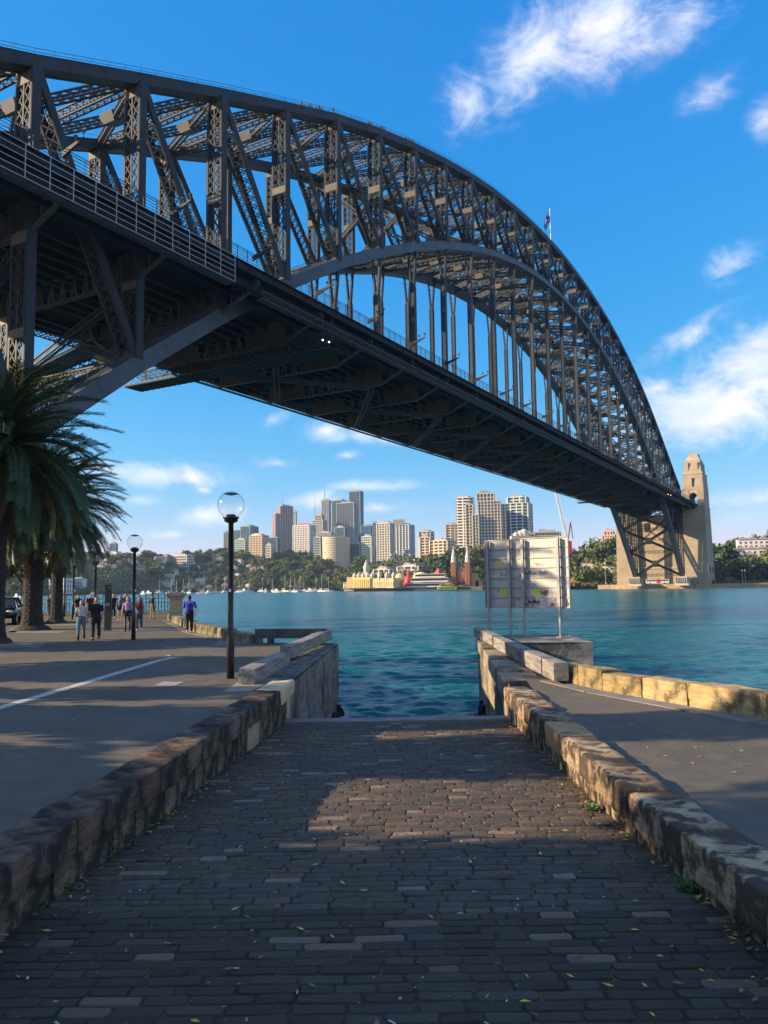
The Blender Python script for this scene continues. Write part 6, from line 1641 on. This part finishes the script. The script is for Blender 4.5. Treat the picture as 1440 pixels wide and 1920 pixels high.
def dome(q, x, y, z, r, h, mi=0): q.lathe([(r, z), (r * .95, z + h * .25), (r * .55, z + h * .55), (r * .18, z + h * .8), (.02, z + h)], 10, (x, y, 0), mi)
pv = thing('yellow_pavilion', 'long yellow pavilion with pointed turrets on the amusement pier', 'building')
x0, x1, x2 = aw(664, YL), aw(699, YL), aw(746, YL); yw = wallm('yellow', (.70, .50, .14)); yc = wallm('cream_yellow', (.64, .50, .30))
q = MB(); q.box(((x0 + x1) / 2, YL + 13, 7), (x1 - x0, 20, 9)); q.build('wall', yw, pv)
q = MB(); q.box(((x1 + x2) / 2, YL + 14, 6.6), (x2 - x1, 20, 8)); q.build('side_wall', yc, pv)
q = MB()
for i in range(9): q.box((x0 + (x1 - x0) * (i + .5) / 9, YL + 2.9, 6.4), (.6, .5, 7))
for i in range(10): q.box((x1 + (x2 - x1) * (i + .5) / 10, YL + 3.9, 6), (1.0, .4, 3.5))
tag(q.build('pilasters', wallm('pil', (.66, .52, .26)), pv), kind='stuff')
for i, px in enumerate((664, 673, 682, 691, 701, 716, 731, 745)):
    q = MB(); x = aw(px, YL); q.lathe([(1.6, 10), (1.6, 12.2)], 8, (x, YL + 5, 0)); dome(q, x, YL + 5, 12.2, 1.9, 4.2); q.build('turret', wallm('turret', (.50, .44, .36)), pv)
q = MB(); x = aw(681, YL); q.lathe([(3.0, 11), (3.0, 15), (2.2, 15.3), (2.2, 18)], 10, (x, YL + 12, 0)); dome(q, x, YL + 12, 18, 2.6, 9); q.build('spire', wallm('turret', (.50, .44, .36)), pv)
q = MB(); q.box((aw(655, YL), YL + 14, 5.6), (9, 14, 5.6)); q.box((aw(655, YL), YL + 14, 10), (10, 12, 4)); q.build('annex', wallm('annex', (.52, .30, .16)), pv)
wb = thing('white_pier_building', 'two storey white building with long verandas on the amusement pier', 'building')
x0, x1 = aw(766, YL), aw(852, YL)
for z, hh, ins in ((4.2, 3.2, 0), (8.4, 3.2, 3), (12.0, 2.4, 6)):
    q = MB(); q.box(((x0 + x1) / 2, YL + 14 + ins / 2, z), (x1 - x0 - ins * 2 - 2, 18 - ins, hh)); q.build('wall', wallm('white_wall', (.64, .60, .54)), wb)
    q = MB(); q.box(((x0 + x1) / 2, YL + 12, z + hh / 2 + .3), (x1 - x0 - ins * 2, 21 - ins, .35)); q.box(((x0 + x1) / 2, YL + 1.6 + ins / 2, z - .8), (x1 - x0 - ins * 2, .2, .9)); q.build('veranda', wallm('veranda', (.66, .63, .58)), wb)
    q = MB(); n = 20
    for i in range(n): q.box((x0 + ins + 1 + (x1 - x0 - 2 * ins - 2) * (i + .5) / n, YL + 4.95, z + .2), (2.0, .2, 1.8))
    tag(q.build('windows', GL['dark'], wb), kind='stuff')
rd = thing('funfair_dome', 'red and yellow funfair rides beside the white pier building', 'fairground ride')
q = MB(); x = aw(766, 660); q.ell((x, 664, 7), (3.6, 3.6, 6), 14, 8); q.lathe([(1.2, 12), (1.4, 15), (.1, 18)], 8, (x, 664, 0)); q.build('red_dome', mat('ride_red', (.55, .06, .05), .5), rd)
q = MB(); q.ell((aw(750, 670), 674, 8), (6, 6, 7), 14, 8); q.ell((aw(790, 675), 680, 11), (7, 6, 5), 14, 8); q.build('yellow_dome', wallm('ride_yellow', (.60, .47, .20)), rd)
q = MB(); x = aw(823, 665); q.box((x, 668, 8), (6, 6, 11)); q.lathe([(4.6, 13.5), (.1, 19)], 4, (x, 668, 0)); q.build('red_roof', mat('ride_red', (.55, .06, .05)), rd)
q = MB(); x = aw(752, 700)
for i in range(28):
    a = 2 * PI * i / 28; b = 2 * PI * (i + 1) / 28; q.beam((x + 13 * math.cos(a), 700, 21 + 13 * math.sin(a)), (x + 13 * math.cos(b), 700, 21 + 13 * math.sin(b)), .35, .35)
    if i % 2 == 0: q.beam((x, 700, 21), (x + 13 * math.cos(a), 700, 21 + 13 * math.sin(a)), .18, .18); q.ell((x + 13.6 * math.cos(a), 700, 21 + 13.6 * math.sin(a)), (.9, .9, .9), 6, 4)
q.beam((x - 5, 700, 3), (x, 700, 21), .6, .6); q.beam((x + 5, 700, 3), (x, 700, 21), .6, .6); q.build('big_wheel', wallm('wheel', (.62, .56, .52)), rd)
q = MB()
for i in range(9): q.beam((aw(730 + i * 4.5, 648), 648, 3), (aw(736 + i * 4.5, 648), 648, 6.5 + (i % 3) * 2), .8, .8); 
q.build('slide', mat('ride_red', (.55, .06, .05)), rd)
ge = thing('entrance_gate', 'amusement pier entrance with twin pointed orange towers and arched panel', 'gate')
for px in (852.5, 879.5):
    x = aw(px, YL); q = MB(); q.box((x, YL + 6, 13), (4.0, 4.0, 20))
    for i in range(4): q.box((x - 1.5 + i, YL + 3.9, 13), (.35, .3, 19))
    q.build('tower', mat('gate_orange', (.48, .22, .12), .7, var=.2, scale=.6), ge)
    q = MB(); q.lathe([(2.3, 22.6), (2.5, 23.4), (2.0, 24.2), (2.0, 27), (1.5, 28), (1.4, 30), (.8, 32), (.45, 34), (.05, 37)], 10, (x, YL + 6, 0)); q.build('spire', wallm('gate_spire', (.46, .44, .42)), ge)
x = aw(866, YL); q = MB(); q.ell((x, YL + 8, 12), (4.4, 2.4, 7.2), 18, 12); q.build('arched_panel', mat('gate_panel', (.52, .25, .15), .7, var=.3, scale=.4), ge)
q = MB(); q.ell((x, YL + 10, 14.5), (5.4, 2, 8.0), 18, 12); q.build('arch_rim', wallm('gate_rim', (.10, .16, .15)), ge)
q = MB(); q.box((x, YL + 5.4, 3.2), (9, 1, 3)); q.build('doorway', M_dark, ge)
ow = thing('orange_wall', 'orange painted wall right of the twin entrance towers', 'wall'); q = MB(); q.box((aw(892, YL), YL + 9, 8.4), (6, 8, 11)); q.box((aw(900, YL), YL + 9, 5), (6, 8, 5)); q.build('wall', mat('gate_orange2', (.56, .26, .10), .7), ow)
fy = thing('ferry', 'yellow and green ferry berthed in front of the pier seawall', 'boat', (aw(838, 625), 625, 0))
q = MB(); q.add([(-9, -2.6, .9), (9, -2.6, .9), (9, 2.6, .9), (-9, 2.6, .9), (-8.4, -2.2, -.2), (8.4, -2.2, -.2), (8.4, 2.2, -.2), (-8.4, 2.2, -.2)], [(0, 1, 5, 4), (1, 2, 6, 5), (2, 3, 7, 6), (3, 0, 4, 7), (0, 3, 2, 1)]); q.build('hull', mat('ferry_green', (.08, .26, .16), .5), fy)
q = MB(); q.box((0, 0, 1.9), (15, 4.4, 2)); q.box((0, 0, 4.1), (11, 4, 1.9)); q.box((1, 0, 5.6), (3, 3, 1.4)); q.build('cabin', mat('ferry_yellow', (.66, .52, .08), .5), fy)
q = MB()
for i in range(10):
    for z in (2.1, 4.3): q.box((-6 + i * 1.25 if z < 3 else -4.6 + i * 1.0, -2.22 if z < 3 else -2.02, z), (.8, .1, .8))
tag(q.build('windows', GL['dark'], fy), kind='stuff')
wf = thing('ferry_wharf', 'dark low wharf shed right of the ferry', 'wharf', (aw(866, 628), 628, 0)); q = MB(); q.box((0, 0, 1.6), (14, 4, 1.4)); q.build('pontoon', wallm('wharf', (.07, .07, .07)), wf)
q = MB(); q.lathe([(5, 3.2), (4, 3.9), (.1, 4.3)], 12); q.build('roof', wallm('wharf2', (.12, .12, .12)), wf)

# ------------------------------------------------------------------ far bridge foot: seawall, bus, brick house, crane, palms
fs_ = thing('seawall', 'long tan stone seawall along the far shore under the bridge', 'wall')
pts = [(150, 556), (205, 521), (330, 499), (520, 474), (760, 450)]
for (a, b), (c, d) in zip(pts, pts[1:]):
    n = max(2, int(math.hypot(c - a, d - b) / 9))
    for i in range(n):
        t0, t1 = i / n, (i + 1) / n
        q = MB(); q.beam((a + (c - a) * t0, b + (d - b) * t0, 1.3), (a + (c - a) * t1, b + (d - b) * t1, 1.3), 2.2, 3.4 + rb.uniform(-.12, .12)); q.build('wall_section', mat('far_wall_stone', (.46, .33, .20), .9, var=.35, scale=.7, obj_var=.15), fs_)
gr_ = MB(); gr_.add([(160, 553, 3.0), (205, 524, 3.05), (330, 502, 3.05), (520, 477, 3.05), (520, 530, 3.1), (330, 545, 3.1), (205, 560, 3.1), (165, 575, 3.1)], [tuple(range(8))])
tag(gr_.build('foreshore_lawn', mat('lawn', (.12, .16, .03), .95, var=.4, scale=.2)), kind='structure')
p = at(1232, 1080, 512); bs = thing('bus', 'white and red bus parked under the far end of the bridge', 'bus', (p.x, p.y, 3.1), BYAW + .25)
q = MB(); q.box((0, 0, 1.9), (14, 2.6, 2.7)); q.build('body', mat('bus_white', (.68, .68, .66), .4), bs); q = MB(); q.box((.6, -1.32, 1.9), (2.4, .06, 2.5)); q.build('red_panel', mat('ride_red', (.55, .06, .05)), bs)
q = MB()
for i in range(9): q.box((-6.1 + i * 1.5, -1.33, 2.4), (1.2, .05, 1.0))
tag(q.build('windows', GL['dark'], bs), kind='stuff')
for X in (-4.5, 4.2):
    q = MB(); q.tube([(X, -1.35, .5), (X, 1.35, .5)], .5, 12); q.build('wheel', mat('tyre', (.015, .015, .015)), bs)
p = at(1087, 1066, 600); bh = thing('brick_hall', 'orange brick hall with pale windows right of the sign', 'building', (p.x, p.y, 2.5), -.35)
q = MB(); q.box((0, 0, 5), (15, 12, 12)); q.build('wall', mat('orange_brick', (.48, .22, .11), .85, var=.25, scale=.8), bh)
for i in range(4):
    q = MB(); q.box((-5.4 + i * 3.6, -6.02, 6.4), (1.5, .2, 3.2)); q.build('window', wallm('white_window', (.62, .58, .52)), bh)
q = MB(); q.box((0, 0, 11.3), (16, 13, .6)); q.build('roof', wallm('hallroof', (.34, .30, .26)), bh)
for px, py, Y, w_, h_, lab in ((1120, 1056, 640, 26, 7, 'long white low building between brick hall and far bridge leg'), (1150, 1060, 600, 18, 6, 'white flat roofed house beside the far bridge leg'), (1085, 1050, 680, 16, 6, 'white roofed shed above the brick hall')):
    p = at(px, py, Y); B_ = thing('low_building', lab, 'building', (p.x, Y, p.z - h_), -.3); q = MB(); q.box((0, 0, h_ / 2 - 4), (w_, 8, h_ + 8)); q.build('wall', wallm('lowwhite', (.60, .56, .52)), B_)
    q = MB(); q.box((0, 0, h_ + .2), (w_ + 1, 9, .5)); q.build('roof', wallm('lowroof', (.36, .33, .31)), B_)
    q = MB()
    for i in range(6): q.box((-w_ / 2 + w_ * (i + .5) / 6, -4.02, h_ * .55), (w_ * .09, .2, 1.6))
    tag(q.build('windows', GL['dark'], B_), kind='stuff')
cr = thing('tower_crane', 'white luffing crane jib with red machinery rising behind the sign', 'crane')
a = at(1064, 1012, 640); b = at(1041, 916, 640)
q = MB(); laced(q, a, b, 1.9, 1.9, 2.2, 4, .22, .34); q.build('jib', mat('white_paint', (.78, .78, .76)), cr)
a = at(1067, 1000, 640); b = at(1068, 1045, 640); q = MB(); q.box((a.x, 640, (a.z + b.z) / 2), (3.2, 3.0, 7)); q.beam((a.x - .5, 640, a.z - 3), (a.x + 1.5, 640, a.z + 9), .8, .8); q.beam((a.x + 1.5, 640, a.z + 9), (a.x + 3, 640, a.z - 4), .6, .6); q.box((a.x - .5, 640, b.z + 4), (4, 3.4, 3.6)); q.build('machinery', mat('crane_red', (.62, .05, .07), .5), cr)
q = MB(); laced(q, (a.x, 640, 2), (a.x, 640, b.z + 6), 1.8, 1.8, 2.2, 4, .22, .34); q.build('mast', M_steel2, cr)
def far_palm(px, Y, h, s, lab):
    X = aw(px, Y); T = thing('date_palm', lab, 'palm tree', (X, Y, land(X, Y) - .2), 0, 'small palms on the far shore'); q = MB(); q.tube([(0, 0, 0), (0, 0, h)], [.5, .42], 8); q.build('trunk', M_trk, T)
    for i in range(34):
        t = i / 34; o = link('frond', FR[i % 5], T, (0, 0, h)); o.rotation_euler = (0, -(1.2 - 1.7 * t), i * 2.4); o.scale = (s, s * 1.6, s)
far_palm(1353, 535, 3.4, .95, 'left palm of the pair on the far shore right of the pylon'); far_palm(1422, 530, 3.2, 1.0, 'right palm on the far shore near the picture edge'); far_palm(1098, 585, 4, .9, 'small palm beside the brick hall on the far shore')
for px, lab in ((1313, 'pale lamp post on the far shore just right of the pylon base'), (1393, 'left post of the paired far shore lamps'), (1398, 'right post of the paired far shore lamps'), (1136, 'pale pole standing left of the far bridge leg')):
    X = aw(px, 520 if px > 1200 else 560); Y = 520 if px > 1200 else 560; T = thing('lamp_post', lab, 'lamp post', (X, Y, 3.0)); q = MB(); hh = 15 if px == 1136 else 8; q.tube([(0, 0, 0), (0, 0, hh)], [.16, .1], 6); q.build('post', wallm('postgrey', (.45, .43, .40)), T); q = MB(); q.ell((0, 0, hh + .3), (.5, .5, .45), 8, 6); q.build('lantern', mat('white_paint', (.78, .78, .76)), T)
for px, py, Y, w_, lab in ((1420, 1012, 700, 34, 'white hotel like house with dark roof on the right ridge'), (1408, 1030, 680, 26, 'white terrace with pale roofs on the right slope'), (1390, 1042, 660, 22, 'lower pale terrace on the right slope'), (1430, 1066, 600, 22, 'white house among trees at the right edge')):
    p = at(px, py, Y); B_ = thing('hillside_house', lab, 'house', (p.x, Y, p.z - 8), -.25)
    q = MB(); q.box((0, 0, 1), (w_, 10, 14)); q.build('wall', wallm('hwhite', (.64, .61, .57)), B_)
    n = max(2, int(w_ / 7))
    for i in range(n):
        q = MB(); x = -w_ / 2 + w_ * (i + .5) / n; ww = w_ / n / 2 + .3
        q.add([(x - ww, -5.6, 8), (x + ww, -5.6, 8), (x + ww, 5.6, 8), (x - ww, 5.6, 8), (x, -4, 11), (x, 4, 11)], [(0, 1, 4), (1, 2, 5, 4), (2, 3, 5), (3, 0, 4, 5), (3, 2, 1, 0)]); q.build('roof', mat('roof_slope', (.26, .22, .20) if w_ > 30 else (.42, .36, .31), .9), B_)
    q = MB()
    for f in range(2):
        for i in range(n * 2): q.box((-w_ / 2 + w_ * (i + .5) / (n * 2), -5.05, 2.2 + f * 3.2), (1.5, .2, 1.7))
    tag(q.build('windows', GL['dark'], B_), kind='stuff')

def pivot(T, c, ang):                     # turn a thing about its own middle
    ca, sa = math.cos(ang), math.sin(ang); T.rotation_euler = (0, 0, ang); T.location = (c[0] - (c[0] * ca - c[1] * sa), c[1] - (c[0] * sa + c[1] * ca), 0)
pivot(pv, (aw(700, YL), YL + 8), -.42); pivot(wb, (aw(808, YL), YL + 10), -.22); pivot(ge, (aw(866, YL), YL + 6), -.30)
# ------------------------------------------------------------------ harbour haze
hz_ = MB(); hz_.box((0, 1500, 69), (4600, 3500, 142))
hm = bpy.data.materials.new('haze'); hm.use_nodes = True; nt = hm.node_tree; nt.nodes.clear()
ho = nt.nodes.new('ShaderNodeOutputMaterial'); hv = nt.nodes.new('ShaderNodeVolumePrincipled'); hv.inputs['Density'].default_value = .00008; hv.inputs['Color'].default_value = (.55, .78, 1.0, 1); hv.inputs['Anisotropy'].default_value = .25
nt.links.new(hv.outputs[0], ho.inputs['Volume'])
tag(hz_.build('haze', hm), kind='stuff')
